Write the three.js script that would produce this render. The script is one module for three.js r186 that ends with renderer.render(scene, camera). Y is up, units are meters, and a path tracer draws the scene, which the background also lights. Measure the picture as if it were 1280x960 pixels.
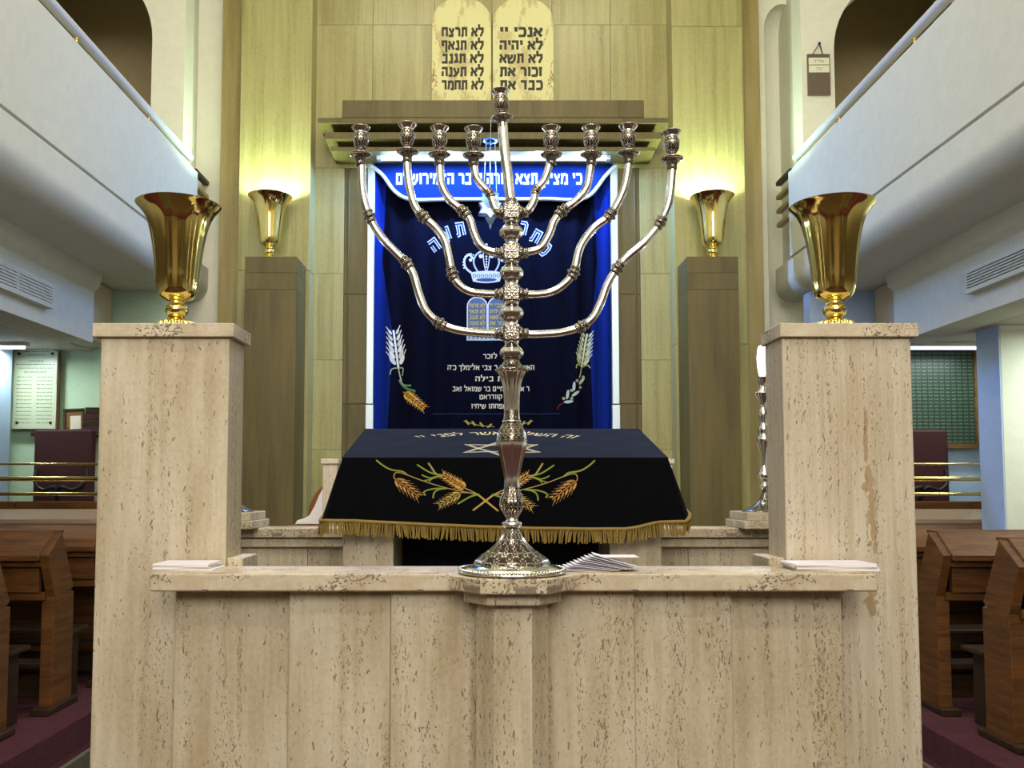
import * as THREE from 'three';
import { RoundedBoxGeometry } from 'three/addons/geometries/RoundedBoxGeometry.js';
import { mergeGeometries, mergeVertices, toCreasedNormals } from 'three/addons/utils/BufferGeometryUtils.js';
import { RectAreaLightUniformsLib } from 'three/addons/lights/RectAreaLightUniformsLib.js';

/* ------------------------------------------------------------------ camera, lights, exposure */
RectAreaLightUniformsLib.init();
const scene = new THREE.Scene();
scene.background = new THREE.Color(0x000000);
const F = 1100, CX = 608, CY = 539, PITCH = Math.atan(67 / F), EYE = 1.4, CAMX = -0.056;
const camera = new THREE.PerspectiveCamera(2 * Math.atan(480 / F) * 180 / Math.PI, 1280 / 960, 0.05, 60);
camera.position.set(CAMX, EYE, 0);
camera.rotation.set(PITCH, 0, 0);
camera.setViewOffset(1280, 960, 640 - CX, 480 - CY, 1280, 960);
const renderer = new THREE.WebGLRenderer({ antialias: true });
renderer.toneMapping = THREE.LinearToneMapping;
renderer.toneMappingExposure = 1.0;
renderer.shadowMap.enabled = true;

const CEIL = 6.9;
// ceiling lamps of the nave: [x, z, w, d, colour, intensity]
const CEILING_LAMPS = [
  [-1.3, 2.2, 1.2, 0.6, 0xfff9ee, 16], [1.3, 2.2, 1.2, 0.6, 0xfff9ee, 16],
  [-1.3, -0.8, 1.2, 0.6, 0xfff9ee, 20], [1.3, -0.8, 1.2, 0.6, 0xfff9ee, 20],
  [-0.9, -5.0, 1.2, 0.6, 0xfff6e0, 13], [0.9, -5.0, 1.2, 0.6, 0xfff6e0, 13],
];
// daylight tubes on the ceilings of the two side aisles: [x, z, intensity]
const AISLE_TUBES = [[-4.0, -6.75, 115, 'x'], [3.55, -6.78, 40, 'x'], [4.0, -5.35, 85, 'z']];

// glowing windows added unseen behind the camera for frontal light: [x, w, y0, y1, colour, intensity]
const ADDED_WINDOWS = [[-1.6, 2.4, 3.4, 6.3, 0xfffaf2, 6.4], [1.6, 2.4, 3.4, 6.3, 0xfffaf2, 6.4]];

/* ------------------------------------------------------------------ helpers */
// direction through a pixel, met with the plane at distance d in front of the camera
function W(px, py, d) {
  const xc = (px - CX) / F, yc = -(py - CY) / F, c = Math.cos(PITCH), s = Math.sin(PITCH);
  const y = yc * c + s, z = yc * s - c, t = d / -z;
  return new THREE.Vector3(CAMX + xc * t, EYE + y * t, -d);
}
const PX = (px, d, py = 560) => W(px, py, d).x;
const PY = (py, d) => W(CX, py, d).y;
const yE = (Y) => EYE + Y;
let seed = 12345;
const rnd = () => { seed = (seed * 1664525 + 1013904223) >>> 0; return seed / 4294967296; };
const lerp = (a, b, t) => a + (b - a) * t, clamp = (v, a = 0, b = 1) => Math.min(b, Math.max(a, v));
const sst = (a, b, v) => { const t = clamp((v - a) / (b - a)); return t * t * (3 - 2 * t); };

const used = {};
function numbered(n) { used[n] = (used[n] ?? -1) + 1; return used[n] ? n + '_' + String(used[n]).padStart(3, '0') : n; }
function thing(name, label, category, group, pos) {
  const g = new THREE.Group(); g.name = numbered(name); g.userData = { label, category };
  if (group) g.userData.group = group;
  if (pos) g.position.copy(pos);
  scene.add(g); return g;
}
function setting(name, label, category) { const g = thing(name, label, category); g.userData.kind = 'structure'; return g; }
function part(name, geo, mat, parent, label) {
  const m = new THREE.Mesh(geo, mat); m.name = name; m.castShadow = m.receiveShadow = true;
  if (label) m.userData.label = label;
  parent.add(m); return m;
}
// geometry of a box between two corners, softened edges, uv in metres (grain along y)
function bx(x0, x1, y0, y1, z0, z1, r = 0.004, off) {
  if (x1 < x0) [x0, x1] = [x1, x0]; if (y1 < y0) [y0, y1] = [y1, y0]; if (z1 < z0) [z0, z1] = [z1, z0];
  const w = x1 - x0, h = y1 - y0, d = z1 - z0;
  r = Math.min(r, w * 0.4, h * 0.4, d * 0.4);
  const g = r > 0 ? new RoundedBoxGeometry(w, h, d, 1, r) : new THREE.BoxGeometry(w, h, d).toNonIndexed();
  g.translate((x0 + x1) / 2, (y0 + y1) / 2, (z0 + z1) / 2);
  return boxUV(g, off);
}
function boxUV(g, off = [rnd() * 3, rnd() * 3]) {
  if (g.index) g = g.toNonIndexed();
  const p = g.attributes.position, uv = new Float32Array(p.count * 2);
  const a = new THREE.Vector3(), b = new THREE.Vector3(), c = new THREE.Vector3();
  for (let i = 0; i < p.count; i += 3) {
    a.fromBufferAttribute(p, i); b.fromBufferAttribute(p, i + 1); c.fromBufferAttribute(p, i + 2);
    const n = b.clone().sub(a).cross(c.clone().sub(a)), ax = Math.abs(n.x), ay = Math.abs(n.y), az = Math.abs(n.z);
    [a, b, c].forEach((v, k) => {
      let s, t;
      if (az >= ax && az >= ay) { s = v.x; t = v.y; } else if (ax >= ay) { s = v.z; t = v.y; } else { s = v.x; t = v.z; }
      uv[(i + k) * 2] = s + off[0]; uv[(i + k) * 2 + 1] = t + off[1];
    });
  }
  g.setAttribute('uv', new THREE.BufferAttribute(uv, 2));
  return g;
}
const merge = (list) => mergeGeometries(list.map((g) => { const q = g.index ? g.toNonIndexed() : g; for (const k of Object.keys(q.attributes)) if (!['position', 'normal', 'uv'].includes(k)) q.deleteAttribute(k); return q; }));
// a tube along points
function tube(pts, r, seg = 24, rad = 10, closed = false) {
  return new THREE.TubeGeometry(new THREE.CatmullRomCurve3(pts, closed, 'centripetal'), seg, r, rad, closed);
}
function rod(a, b, r, rad = 12) {
  const d = b.clone().sub(a), g = new THREE.CylinderGeometry(r, r, d.length(), rad);
  g.applyQuaternion(new THREE.Quaternion().setFromUnitVectors(new THREE.Vector3(0, 1, 0), d.normalize()));
  g.translate((a.x + b.x) / 2, (a.y + b.y) / 2, (a.z + b.z) / 2);
  return g;
}
// surface of revolution through [r, y] points; mod(theta, y) scales the radius (flutes, facets)
function revolve(prof, { seg = 48, steps = 4, mod = null, smooth = true } = {}) {
  let pts = prof.map((p) => new THREE.Vector2(p[0], p[1]));
  if (smooth) pts = new THREE.SplineCurve(pts).getPoints((prof.length - 1) * steps).map((p) => new THREE.Vector2(Math.max(p.x, 0.0002), p.y));
  let g = new THREE.LatheGeometry(pts, seg);
  if (mod) {
    const p = g.attributes.position;
    for (let i = 0; i < p.count; i++) {
      const x = p.getX(i), y = p.getY(i), z = p.getZ(i), k = mod(Math.atan2(z, x), y);
      p.setXYZ(i, x * k, y, z * k);
    }
    g.computeVertexNormals();
    // close the seam's normals
    const n = g.attributes.normal, m = pts.length;
    for (let j = 0; j < m; j++) {
      const a = j, b = seg * m + j;
      const v = new THREE.Vector3().fromBufferAttribute(n, a).add(new THREE.Vector3().fromBufferAttribute(n, b)).normalize();
      n.setXYZ(a, v.x, v.y, v.z); n.setXYZ(b, v.x, v.y, v.z);
    }
  }
  return g;
}
function extrudeZ(pts, z0, z1) {   // outline in x, y pushed along z
  const s = new THREE.Shape(pts.map((p) => new THREE.Vector2(p[0], p[1])));
  const g = new THREE.ExtrudeGeometry(s, { depth: Math.abs(z1 - z0), bevelEnabled: false, curveSegments: 12 });
  g.translate(0, 0, Math.min(z0, z1));
  return boxUV(g);
}
function extrudeX(pts, x0, x1) {   // outline in z, y pushed along x
  const s = new THREE.Shape(pts.map((p) => new THREE.Vector2(p[0], p[1])));
  const g = new THREE.ExtrudeGeometry(s, { depth: Math.abs(x1 - x0), bevelEnabled: true, bevelSize: 0.003, bevelThickness: 0.003, bevelSegments: 1 });
  g.rotateY(-Math.PI / 2); g.translate(Math.max(x0, x1), 0, 0);
  return boxUV(g);
}

/* ------------------------------------------------------------------ textures */
// periodic value noise on a lattice of nx by ny cells
function lattice(nx, ny) {
  const t = new Float32Array(nx * ny); for (let i = 0; i < t.length; i++) t[i] = rnd();
  return (u, v) => {
    const x = (u - Math.floor(u)) * nx, y = (v - Math.floor(v)) * ny;
    const i = Math.floor(x) % nx, j = Math.floor(y) % ny, fx = x - Math.floor(x), fy = y - Math.floor(y);
    const sx = fx * fx * (3 - 2 * fx), sy = fy * fy * (3 - 2 * fy), i1 = (i + 1) % nx, j1 = (j + 1) % ny;
    return lerp(lerp(t[j * nx + i], t[j * nx + i1], sx), lerp(t[j1 * nx + i], t[j1 * nx + i1], sx), sy);
  };
}
function pixels(w, h, f, bump) {
  const c = new Uint8Array(w * h * 4), b = bump ? new Uint8Array(w * h * 4) : null;
  for (let j = 0; j < h; j++) for (let i = 0; i < w; i++) {
    const o = (j * w + i) * 4, q = f(i / w, j / h);
    c[o] = clamp(q[0], 0, 255); c[o + 1] = clamp(q[1], 0, 255); c[o + 2] = clamp(q[2], 0, 255); c[o + 3] = 255;
    if (b) { b[o] = b[o + 1] = b[o + 2] = clamp(q[3], 0, 255); b[o + 3] = 255; }
  }
  const mk = (d, srgb) => {
    const t = new THREE.DataTexture(d, w, h, THREE.RGBAFormat); t.wrapS = t.wrapT = THREE.RepeatWrapping;
    t.magFilter = THREE.LinearFilter; t.minFilter = THREE.LinearMipmapLinearFilter; t.generateMipmaps = true;
    if (srgb) t.colorSpace = THREE.SRGBColorSpace; t.needsUpdate = true; return t;
  };
  return { map: mk(c, true), bump: b ? mk(b, false) : null };
}
// travertine cut along the bed: bands and strings of pits that run up the slab
function travertine(w, h, { base, light, dark, pit, count = 2200, bands = 18, mm = 1, strength = 0.75, stain = null }) {
  const A = lattice(bands, 3), B = lattice(bands * 3, 5), C = lattice(bands * 9, 7), G = lattice(150, 120), H = lattice(6, 6), K = lattice(24, 9);
  // pits: small upright holes gathered in strings; mm = texels per millimetre
  const mask = new Float32Array(w * h), cols = [];
  for (let i = 0; i < 22; i++) cols.push([rnd(), 0.006 + rnd() * 0.022, rnd(), 0.15 + rnd() * 0.5]);
  for (let n = 0; n < count; n++) {
    let x, y;
    if (rnd() < 0.72) { const c = cols[Math.floor(rnd() * cols.length)]; x = c[0] + (rnd() + rnd() + rnd() - 1.5) * c[1]; y = c[2] + (rnd() - 0.5) * 2 * c[3]; } else { x = rnd(); y = rnd(); }
    const big = rnd() ** 5, rx = (0.4 + big * 1.2 + rnd() * 0.35) * mm, ry = rx * (0.9 + rnd() * 2.2), k = 0.3 + rnd() * 0.7, lean = (rnd() - 0.5) * 0.9;
    const R = Math.ceil(Math.max(rx, ry) + 1), chain = 1 + Math.floor(rnd() ** 2 * 4); let cx = x * w, cy = y * h;
    for (let m = 0; m < chain; m++, cx += (rnd() - 0.5) * 3.2 * rx, cy += ry * (0.7 + rnd())) for (let j = -R; j <= R; j++) for (let i = -R; i <= R; i++) {
      const q = Math.hypot((i - j * lean * 0.4) / rx, j / ry); if (q > 1.25) continue;
      const X = ((Math.round(cx + i) % w) + w) % w, Y = ((Math.round(cy + j) % h) + h) % h, o = Y * w + X;
      mask[o] = Math.max(mask[o], k * (1 - sst(0.7, 1.25, q)));
    }
  }
  return pixels(w, h, (u, v) => {
    const uu = u + (K(u, v) - 0.5) * 0.012;
    const s = A(uu, v) * 0.45 + B(uu, v) * 0.33 + C(uu, v) * 0.22;
    const t = clamp(0.5 + (s - 0.5) * 1.4 + (H(u, v) - 0.5) * 0.3 + (G(u, v) - 0.5) * 0.3);
    let r = t < 0.5 ? lerp(dark[0], base[0], t * 2) : lerp(base[0], light[0], t * 2 - 1);
    let g = t < 0.5 ? lerp(dark[1], base[1], t * 2) : lerp(base[1], light[1], t * 2 - 1);
    let b = t < 0.5 ? lerp(dark[2], base[2], t * 2) : lerp(base[2], light[2], t * 2 - 1);
    const q = stain ? stain(u, v) : 0;
    if (q) { r = lerp(r, 150, q); g = lerp(g, 118, q); b = lerp(b, 72, q); }
    const p = mask[Math.min(h - 1, Math.round(v * h)) * w + Math.min(w - 1, Math.round(u * w))], pc = p * strength;
    return [lerp(r, pit[0], pc), lerp(g, pit[1], pc), lerp(b, pit[2], pc), 215 - p * 170 + (G(u, v) - 0.5) * 20];
  }, true);
}
const phys = (o) => new THREE.MeshPhysicalMaterial(o);
const std = (o) => new THREE.MeshStandardMaterial(o);
const M = {};
{
  const t = travertine(1024, 1024, { base: [199, 185, 157], light: [213, 202, 177], dark: [180, 162, 129], pit: [112, 92, 68], count: 8500, strength: 0.82 });
  t.map.repeat.set(1 / 1.1, 1 / 1.1); t.bump.repeat.set(1 / 1.1, 1 / 1.1);
  M.stone = phys({ map: t.map, bumpMap: t.bump, bumpScale: 0.0022, roughness: 0.55 });
  const c = (() => {   // slab edge, cut across: crazed veins and clustered holes
    const A = lattice(9, 4), B = lattice(40, 22), C = lattice(120, 70), V = lattice(14, 10), V2 = lattice(26, 12), Dm = lattice(11, 5);
    return pixels(1024, 512, (u, v) => {
      const m = A(u, v) * 0.5 + B(u, v) * 0.3 + C(u, v) * 0.2, k = Math.abs(V(u + (B(u, v) - 0.5) * 0.03, v) - 0.5), k2 = Math.abs(V2(u, v + (B(u, v) - 0.5) * 0.04) - 0.5);
      const zone = sst(0.3, 0.62, Dm(u, v));
      const vein = Math.max(1 - sst(0.0, 0.035, k), (1 - sst(0, 0.03, k2)) * 0.7) * (0.12 + 0.88 * zone);
      const p = Math.max(vein * 0.75, sst(0.7, 0.8, C(u, v) * 0.7 + zone * 0.25) * 0.8);
      const t0 = clamp(0.5 + (m - 0.5) * 1.6);
      return [lerp(lerp(190, 216, t0), 112, p), lerp(lerp(172, 202, t0), 96, p), lerp(lerp(142, 176, t0), 78, p), 210 - p * 150];
    }, true);
  })();
  c.map.repeat.set(1 / 0.55, 1 / 0.3); c.bump.repeat.set(1 / 0.55, 1 / 0.3);
  M.coping = phys({ map: c.map, bumpMap: c.bump, bumpScale: 0.0018, roughness: 0.5 });
  const r = travertine(1024, 1024, { base: [168, 162, 104], light: [180, 174, 116], dark: [152, 145, 88], pit: [106, 98, 56], count: 1500, mm: 0.8, bands: 30, strength: 0.6 });
  r.map.repeat.set(1 / 1.5, 1 / 2.6); r.bump.repeat.set(1 / 1.5, 1 / 2.6);
  M.rear = phys({ map: r.map, bumpMap: r.bump, bumpScale: 0.002, roughness: 0.34 });
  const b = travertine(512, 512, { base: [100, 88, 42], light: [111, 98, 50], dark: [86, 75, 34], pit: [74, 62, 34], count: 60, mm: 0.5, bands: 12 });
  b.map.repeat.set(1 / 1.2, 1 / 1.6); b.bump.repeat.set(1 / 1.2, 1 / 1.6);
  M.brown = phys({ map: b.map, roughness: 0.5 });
  M.olive = phys({ map: (() => { const q = travertine(512, 512, { base: [160, 144, 88], light: [172, 156, 100], dark: [144, 128, 74], pit: [110, 92, 56], count: 100, mm: 0.5, bands: 14 }); q.map.repeat.set(1, 1 / 2); return q.map; })(), roughness: 0.4 });
}
{ // plaster with a faint trowel grain
  const A = lattice(40, 40), B = lattice(200, 200);
  const mk = (r, g, b) => { const t = pixels(512, 512, (u, v) => { const k = (A(u, v) - 0.5) * 5 + (B(u, v) - 0.5) * 5; return [r + k, g + k, b + k, 128 + k * 6]; }, true); t.map.repeat.set(0.5, 0.5); t.bump.repeat.set(0.5, 0.5); return std({ map: t.map, bumpMap: t.bump, bumpScale: 0.0006, roughness: 0.8 }); };
  M.paint = mk(209, 209, 190); M.plaster = mk(234, 233, 212); M.cove = mk(190, 182, 168); M.tan = mk(196, 182, 150); M.gallery = mk(196, 178, 136);
  M.bluewall = mk(182, 204, 236); M.greenTintWall = mk(196, 222, 192); M.ceiling = mk(214, 208, 192); M.westwall = mk(156, 134, 106);
}
{ // wood
  const A = lattice(4, 40), B = lattice(12, 220), C = lattice(30, 300);
  const mk = (r, g, b, rough, rep) => { const t = pixels(512, 512, (u, v) => { const k = 1 + (A(u, v) - 0.5) * 0.3 + (B(u, v) - 0.5) * 0.25 + (C(u, v) - 0.5) * 0.14; return [r * k, g * k, b * k]; }); t.map.repeat.set(rep, rep); return phys({ map: t.map, roughness: rough, specularIntensity: 0.6 }); };
  M.wood = mk(100, 63, 26, 0.62, 1); M.woodDark = mk(56, 38, 22, 0.5, 1); M.chairwood = mk(128, 76, 40, 0.4, 1); M.framewood = mk(112, 82, 44, 0.5, 1);
}
{ // carpet
  const A = lattice(256, 256), B = lattice(20, 20);
  const mk = (r, g, b) => { const t = pixels(512, 512, (u, v) => { const k = 1 + (A(u, v) - 0.5) * 0.5 + (B(u, v) - 0.5) * 0.12; return [r * k, g * k, b * k, A(u, v) * 255]; }, true); t.map.repeat.set(1, 1); t.bump.repeat.set(1, 1); return std({ map: t.map, bumpMap: t.bump, bumpScale: 0.003, roughness: 1 }); };
  M.carpet = mk(80, 31, 36); M.carpetDark = mk(64, 16, 22); M.rug = mk(66, 60, 42); M.runner = mk(62, 44, 28); M.rugEdge = mk(112, 104, 78);
}
const SILVER = new THREE.Color().setRGB(0.9, 0.87, 0.82);
M.silver = phys({ color: SILVER, metalness: 1, roughness: 0.16 });
M.gold = phys({ color: new THREE.Color().setRGB(0.93, 0.74, 0.25), metalness: 1, roughness: 0.1 });
M.brass = phys({ color: new THREE.Color().setRGB(0.8, 0.58, 0.2), metalness: 1, roughness: 0.22 });
M.alu = phys({ color: new THREE.Color().setRGB(0.5, 0.58, 0.6), metalness: 0.7, roughness: 0.35 });
M.dark = std({ color: 0x1a1712, roughness: 0.7 });
M.iron = phys({ color: 0x3a3634, metalness: 0.8, roughness: 0.45 });
M.paper = std({ color: 0xeeeaf2, roughness: 0.75 });
M.paperWarm = std({ color: 0xe6dccb, roughness: 0.75 });
M.linen = std({ color: 0xe6e4da, roughness: 0.9 });
M.maroon = phys({ color: 0x3c1018, roughness: 0.75, sheen: 0.3, sheenRoughness: 0.6, sheenColor: new THREE.Color(0x6a2030) });
M.railPaint = std({ color: 0xc6c4bf, roughness: 0.45 });
M.glassGreen = phys({ color: 0x263a2c, roughness: 0.2 });
{ // chased silver: scrolls and leaves standing proud of darkened ground
  const S = 512, cv = document.createElement('canvas'), cb = document.createElement('canvas'); cv.width = cv.height = cb.width = cb.height = S;
  const a = cv.getContext('2d'), b = cb.getContext('2d');
  a.fillStyle = '#6a6054'; a.fillRect(0, 0, S, S); b.fillStyle = '#303030'; b.fillRect(0, 0, S, S);
  const draw = (c, col) => {
    c.strokeStyle = col; c.fillStyle = col; c.lineCap = 'round';
    for (let j = 0; j < 4; j++) for (let i = 0; i < 4; i++) for (const [ox, oy] of [[0, 0], [S, 0], [-S, 0], [0, S], [0, -S]]) {
      const x = i * 128 + 64 + (j % 2) * 64 - 32 + ox, y = j * 128 + 64 + oy;
      c.lineWidth = 9; c.beginPath(); for (let k = 0; k < 40; k++) { const t = k / 39 * 9, r = 5 + t * 4; c.lineTo(x + Math.cos(t) * r, y + Math.sin(t) * r); } c.stroke();
      for (let k = 0; k < 6; k++) { const t = k / 6 * 6.283; c.beginPath(); c.ellipse(x + Math.cos(t) * 48, y + Math.sin(t) * 48, 15, 7, t, 0, 6.3); c.fill(); }
      c.beginPath(); c.arc(x + 64, y + 64, 15, 0, 6.3); c.fill();
    }
  };
  draw(a, '#efe8dc'); draw(b, '#f0f0f0');
  const ta = new THREE.CanvasTexture(cv), tb = new THREE.CanvasTexture(cb); ta.colorSpace = THREE.SRGBColorSpace;
  for (const t of [ta, tb]) { t.wrapS = t.wrapT = THREE.RepeatWrapping; t.repeat.set(4, 1); }
  M.chased = phys({ map: ta, bumpMap: tb, bumpScale: 0.006, metalness: 1, roughness: 0.2 });
  const tc = ta.clone(), td = tb.clone(); tc.repeat.set(15, 15); td.repeat.set(15, 15);
  M.chasedBox = phys({ map: tc, bumpMap: td, bumpScale: 0.003, metalness: 1, roughness: 0.2 });
}

/* ------------------------------------------------------------------ Hebrew letters as pen strokes: y 0 is the head line, 1 the foot */
const HB = {
  'א': [0.85, [[0.06, 0, 0.8, 1], [0.76, 0, 0.76, 0.28, 0.56, 0.55], [0.3, 0.36, 0.1, 0.6, 0.1, 1]]],
  'ב': [0.8, [[0.08, 0.06, 0.62, 0.06, 0.62, 0.94], [0, 0.94, 0.78, 0.94]]],
  'ג': [0.55, [[0.1, 0.05, 0.35, 0.05, 0.36, 0.55, 0.48, 1], [0.36, 0.68, 0.05, 0.98]]],
  'ד': [0.74, [[0, 0.06, 0.72, 0.06], [0.56, 0.06, 0.56, 1]]],
  'ה': [0.8, [[0, 0.06, 0.68, 0.06, 0.68, 1], [0.12, 0.42, 0.12, 1]]],
  'ו': [0.34, [[0.04, 0.06, 0.22, 0.06, 0.22, 1]]],
  'ז': [0.42, [[0, 0.06, 0.4, 0.06], [0.2, 0.06, 0.2, 1]]],
  'ח': [0.82, [[0, 0.06, 0.72, 0.06, 0.72, 1], [0.12, 0.06, 0.12, 1]]],
  'ט': [0.82, [[0.1, -0.04, 0.1, 0.94, 0.7, 0.94, 0.72, 0.16, 0.5, 0.04, 0.42, 0.3]]],
  'י': [0.34, [[0.04, 0.06, 0.22, 0.06, 0.22, 0.45]]],
  'כ': [0.74, [[0, 0.06, 0.56, 0.06, 0.66, 0.3, 0.66, 0.7, 0.56, 0.94, 0, 0.94]]],
  'ך': [0.66, [[0, 0.06, 0.55, 0.06, 0.55, 1.35]]],
  'ל': [0.72, [[0.1, -0.42, 0.1, 0.1, 0.62, 0.1, 0.62, 0.42, 0.3, 1]]],
  'מ': [0.86, [[0.04, 0, 0.2, 0.18, 0.08, 1], [0.2, 0.2, 0.45, 0.06, 0.74, 0.16, 0.76, 0.94, 0.42, 0.94]]],
  'ם': [0.8, [[0, 0.06, 0.68, 0.06, 0.68, 0.94, 0.12, 0.94, 0.12, 0.06]]],
  'נ': [0.52, [[0.1, 0.06, 0.38, 0.06, 0.4, 0.94, 0, 0.94]]],
  'ן': [0.34, [[0.04, 0.06, 0.22, 0.06, 0.22, 1.35]]],
  'ס': [0.8, [[0, 0.06, 0.7, 0.06, 0.7, 0.6, 0.42, 0.96, 0.12, 0.6, 0.12, 0.06]]],
  'ע': [0.8, [[0.08, 0.02, 0.42, 0.82], [0.7, 0.02, 0.66, 0.5, 0.36, 0.86, 0, 1.02]]],
  'פ': [0.8, [[0.34, 0.46, 0.1, 0.46, 0.1, 0.06, 0.64, 0.06, 0.68, 0.94, 0, 0.94]]],
  'ף': [0.76, [[0.34, 0.46, 0.1, 0.46, 0.1, 0.06, 0.62, 0.06, 0.62, 1.35]]],
  'צ': [0.82, [[0.1, 0.02, 0.64, 0.88], [0, 0.94, 0.7, 0.94], [0.7, 0.02, 0.66, 0.3, 0.44, 0.5]]],
  'ק': [0.8, [[0, 0.06, 0.7, 0.06, 0.7, 0.45, 0.46, 0.95], [0.12, 0.36, 0.12, 1.35]]],
  'ר': [0.72, [[0, 0.06, 0.48, 0.06, 0.6, 0.2, 0.6, 1]]],
  'ש': [1.0, [[0.08, 0.02, 0.16, 0.94, 0.6, 0.94, 0.88, 0.6, 0.92, 0.02], [0.52, 0.02, 0.48, 0.4, 0.16, 0.62]]],
  'ת': [0.86, [[0.06, 0.06, 0.72, 0.06, 0.72, 1], [0.24, 0.06, 0.22, 0.9, 0.02, 0.96]]],
  "'": [0.24, [[0.14, 0, 0.06, 0.28]]],
};
function glyph(c, ch, x, y, s, o = {}) {           // x is the left side
  const g = HB[ch]; if (!g) return;
  const nx = (o.narrow ?? 0.85) * s, pen = o.pen ?? 0.2;
  c.save(); c.translate(x, y); if (o.turn) { c.translate(g[0] * nx / 2, s / 2); c.rotate(o.turn); c.translate(-g[0] * nx / 2, -s / 2); } c.scale(nx, s);
  const path = () => { c.beginPath(); for (const p of g[1]) for (let i = 0; i < p.length; i += 2) i ? c.lineTo(p[i], p[i + 1]) : c.moveTo(p[i], p[i + 1]); };
  c.lineJoin = 'miter'; c.lineCap = 'butt'; c.lineWidth = pen; c.strokeStyle = o.color ?? '#000'; path(); c.stroke();
  if (o.inner) { c.lineWidth = pen * 0.42; c.strokeStyle = o.inner; path(); c.stroke(); }
  c.restore();
}
const gw = (ch, s, n) => ch === ' ' ? s * 0.42 : (HB[ch]?.[0] ?? 0.3) * s * n + s * 0.12;
function hebrew(c, str, xRight, y, s, o = {}) {    // written from the right
  const n = o.narrow ?? 0.85; let total = 0; for (const ch of str) total += gw(ch, s, n);
  let x = o.center ? xRight + total / 2 : xRight; const fit = o.width ? o.width / total : 1;
  if (o.width && o.center) x = xRight + o.width / 2;
  for (const ch of str) { x -= gw(ch, s, n) * fit; if (ch !== ' ') glyph(c, ch, x, y, s, { ...o, narrow: n * fit }); }
}
function canvasTex(w, h, f) {
  const cv = document.createElement('canvas'); cv.width = w; cv.height = h; const c = cv.getContext('2d'); f(c, w, h);
  const t = new THREE.CanvasTexture(cv); t.colorSpace = THREE.SRGBColorSpace; t.anisotropy = 4; return t;
}
const line = (c, p, w, col) => { c.strokeStyle = col; c.lineWidth = w; c.lineCap = 'round'; c.lineJoin = 'round'; c.beginPath(); c.moveTo(p[0], p[1]); for (let i = 2; i < p.length - 2; i += 2) { const mx = (p[i] + p[i + 2]) / 2, my = (p[i + 1] + p[i + 3]) / 2; c.quadraticCurveTo(p[i], p[i + 1], mx, my); } c.lineTo(p[p.length - 2], p[p.length - 1]); c.stroke(); };
function wheat(c, x0, y0, x1, y1, n, w, cols) {    // an ear from its foot to its tip
  const dx = x1 - x0, dy = y1 - y0, L = Math.hypot(dx, dy), a = Math.atan2(dy, dx);
  line(c, [x0, y0, x0, y0, x1, y1], w * 0.12, cols[2]);
  for (let i = 0; i < n; i++) for (const s of [-1, 1]) {
    const t = (i + 0.4) / n, px = x0 + dx * t, py = y0 + dy * t, k = 1 - 0.45 * t;
    const b = a + s * 0.5, len = L / n * 1.25 * k;
    const ex = px + Math.cos(b) * len * 0.7 - Math.sin(a) * s * w * 0.12, ey = py + Math.sin(b) * len * 0.7 + Math.cos(a) * s * w * 0.12;
    c.fillStyle = cols[(i + (s > 0 ? 1 : 0)) % 2]; c.beginPath(); c.ellipse(ex, ey, len * 0.66, w * 0.125 * k, b, 0, 6.3); c.fill();
    line(c, [ex + Math.cos(b) * len * 0.5, ey + Math.sin(b) * len * 0.5, ex + Math.cos(b) * len, ey + Math.sin(b) * len, ex + Math.cos(b) * len * 1.5, ey + Math.sin(b) * len * 1.5], w * 0.05, cols[2]);
  }
}

/* ------------------------------------------------------------------ room shell */
const FLOOR = -0.18, ZB = 5.2, ZE = -7.68, GX = 2.5;
{
  const f = setting('floor', 'dark red carpeted floor of the nave', 'floor');
  part('carpet', bx(-2.52, 2.52, FLOOR - 0.1, FLOOR, ZE - 0.4, ZB, 0), M.carpetDark, f);
  for (const s of [-1, 1]) {
    const p = setting(s < 0 ? 'floor_left' : 'floor_right', s < 0 ? 'raised maroon carpeted floor under the pews, beside the green-white wall' : 'raised maroon carpeted floor under the pews, beside the bright white pier', 'floor');
    part('carpet', bx(s * 2.5, s * 4.7, FLOOR - 0.1, 0, ZE - 0.4, ZB, 0.01), M.carpet, p);
    const q = setting(s < 0 ? 'floor_platform' : 'floor_platform', s < 0 ? 'carpeted platform for the red chair by the memorial tablet' : 'carpeted platform for the red chair by the green name board', 'platform');
    part('deck', bx(s * 2.6, s * 4.65, 0, 0.6, -7.2, -6.705, 0.01), M.carpet, q);
  }
  const c = setting('ceiling', 'plain off-white ceiling of the nave', 'ceiling');
  part('slab', bx(-4.8, 4.8, CEIL, CEIL + 0.15, -9.2, ZB + 0.2, 0), M.ceiling, c);
  const w = setting('wall_front', 'brown wall at the entrance end of the hall', 'wall');
  part('surface', bx(-4.8, 4.8, FLOOR, CEIL, ZB, ZB + 0.15, 0), M.westwall, w);
  for (const s of [-1, 1]) {
    const a = setting(s < 0 ? 'wall_left' : 'wall_right', s < 0 ? 'pale outer wall of the aisle with the memorial tablet' : 'pale outer wall of the aisle with the green name board', 'wall');
    part('surface', bx(s * 4.65, s * 4.8, FLOOR, CEIL, -9.2, ZB, 0), M.paint, a);
  }
}
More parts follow.
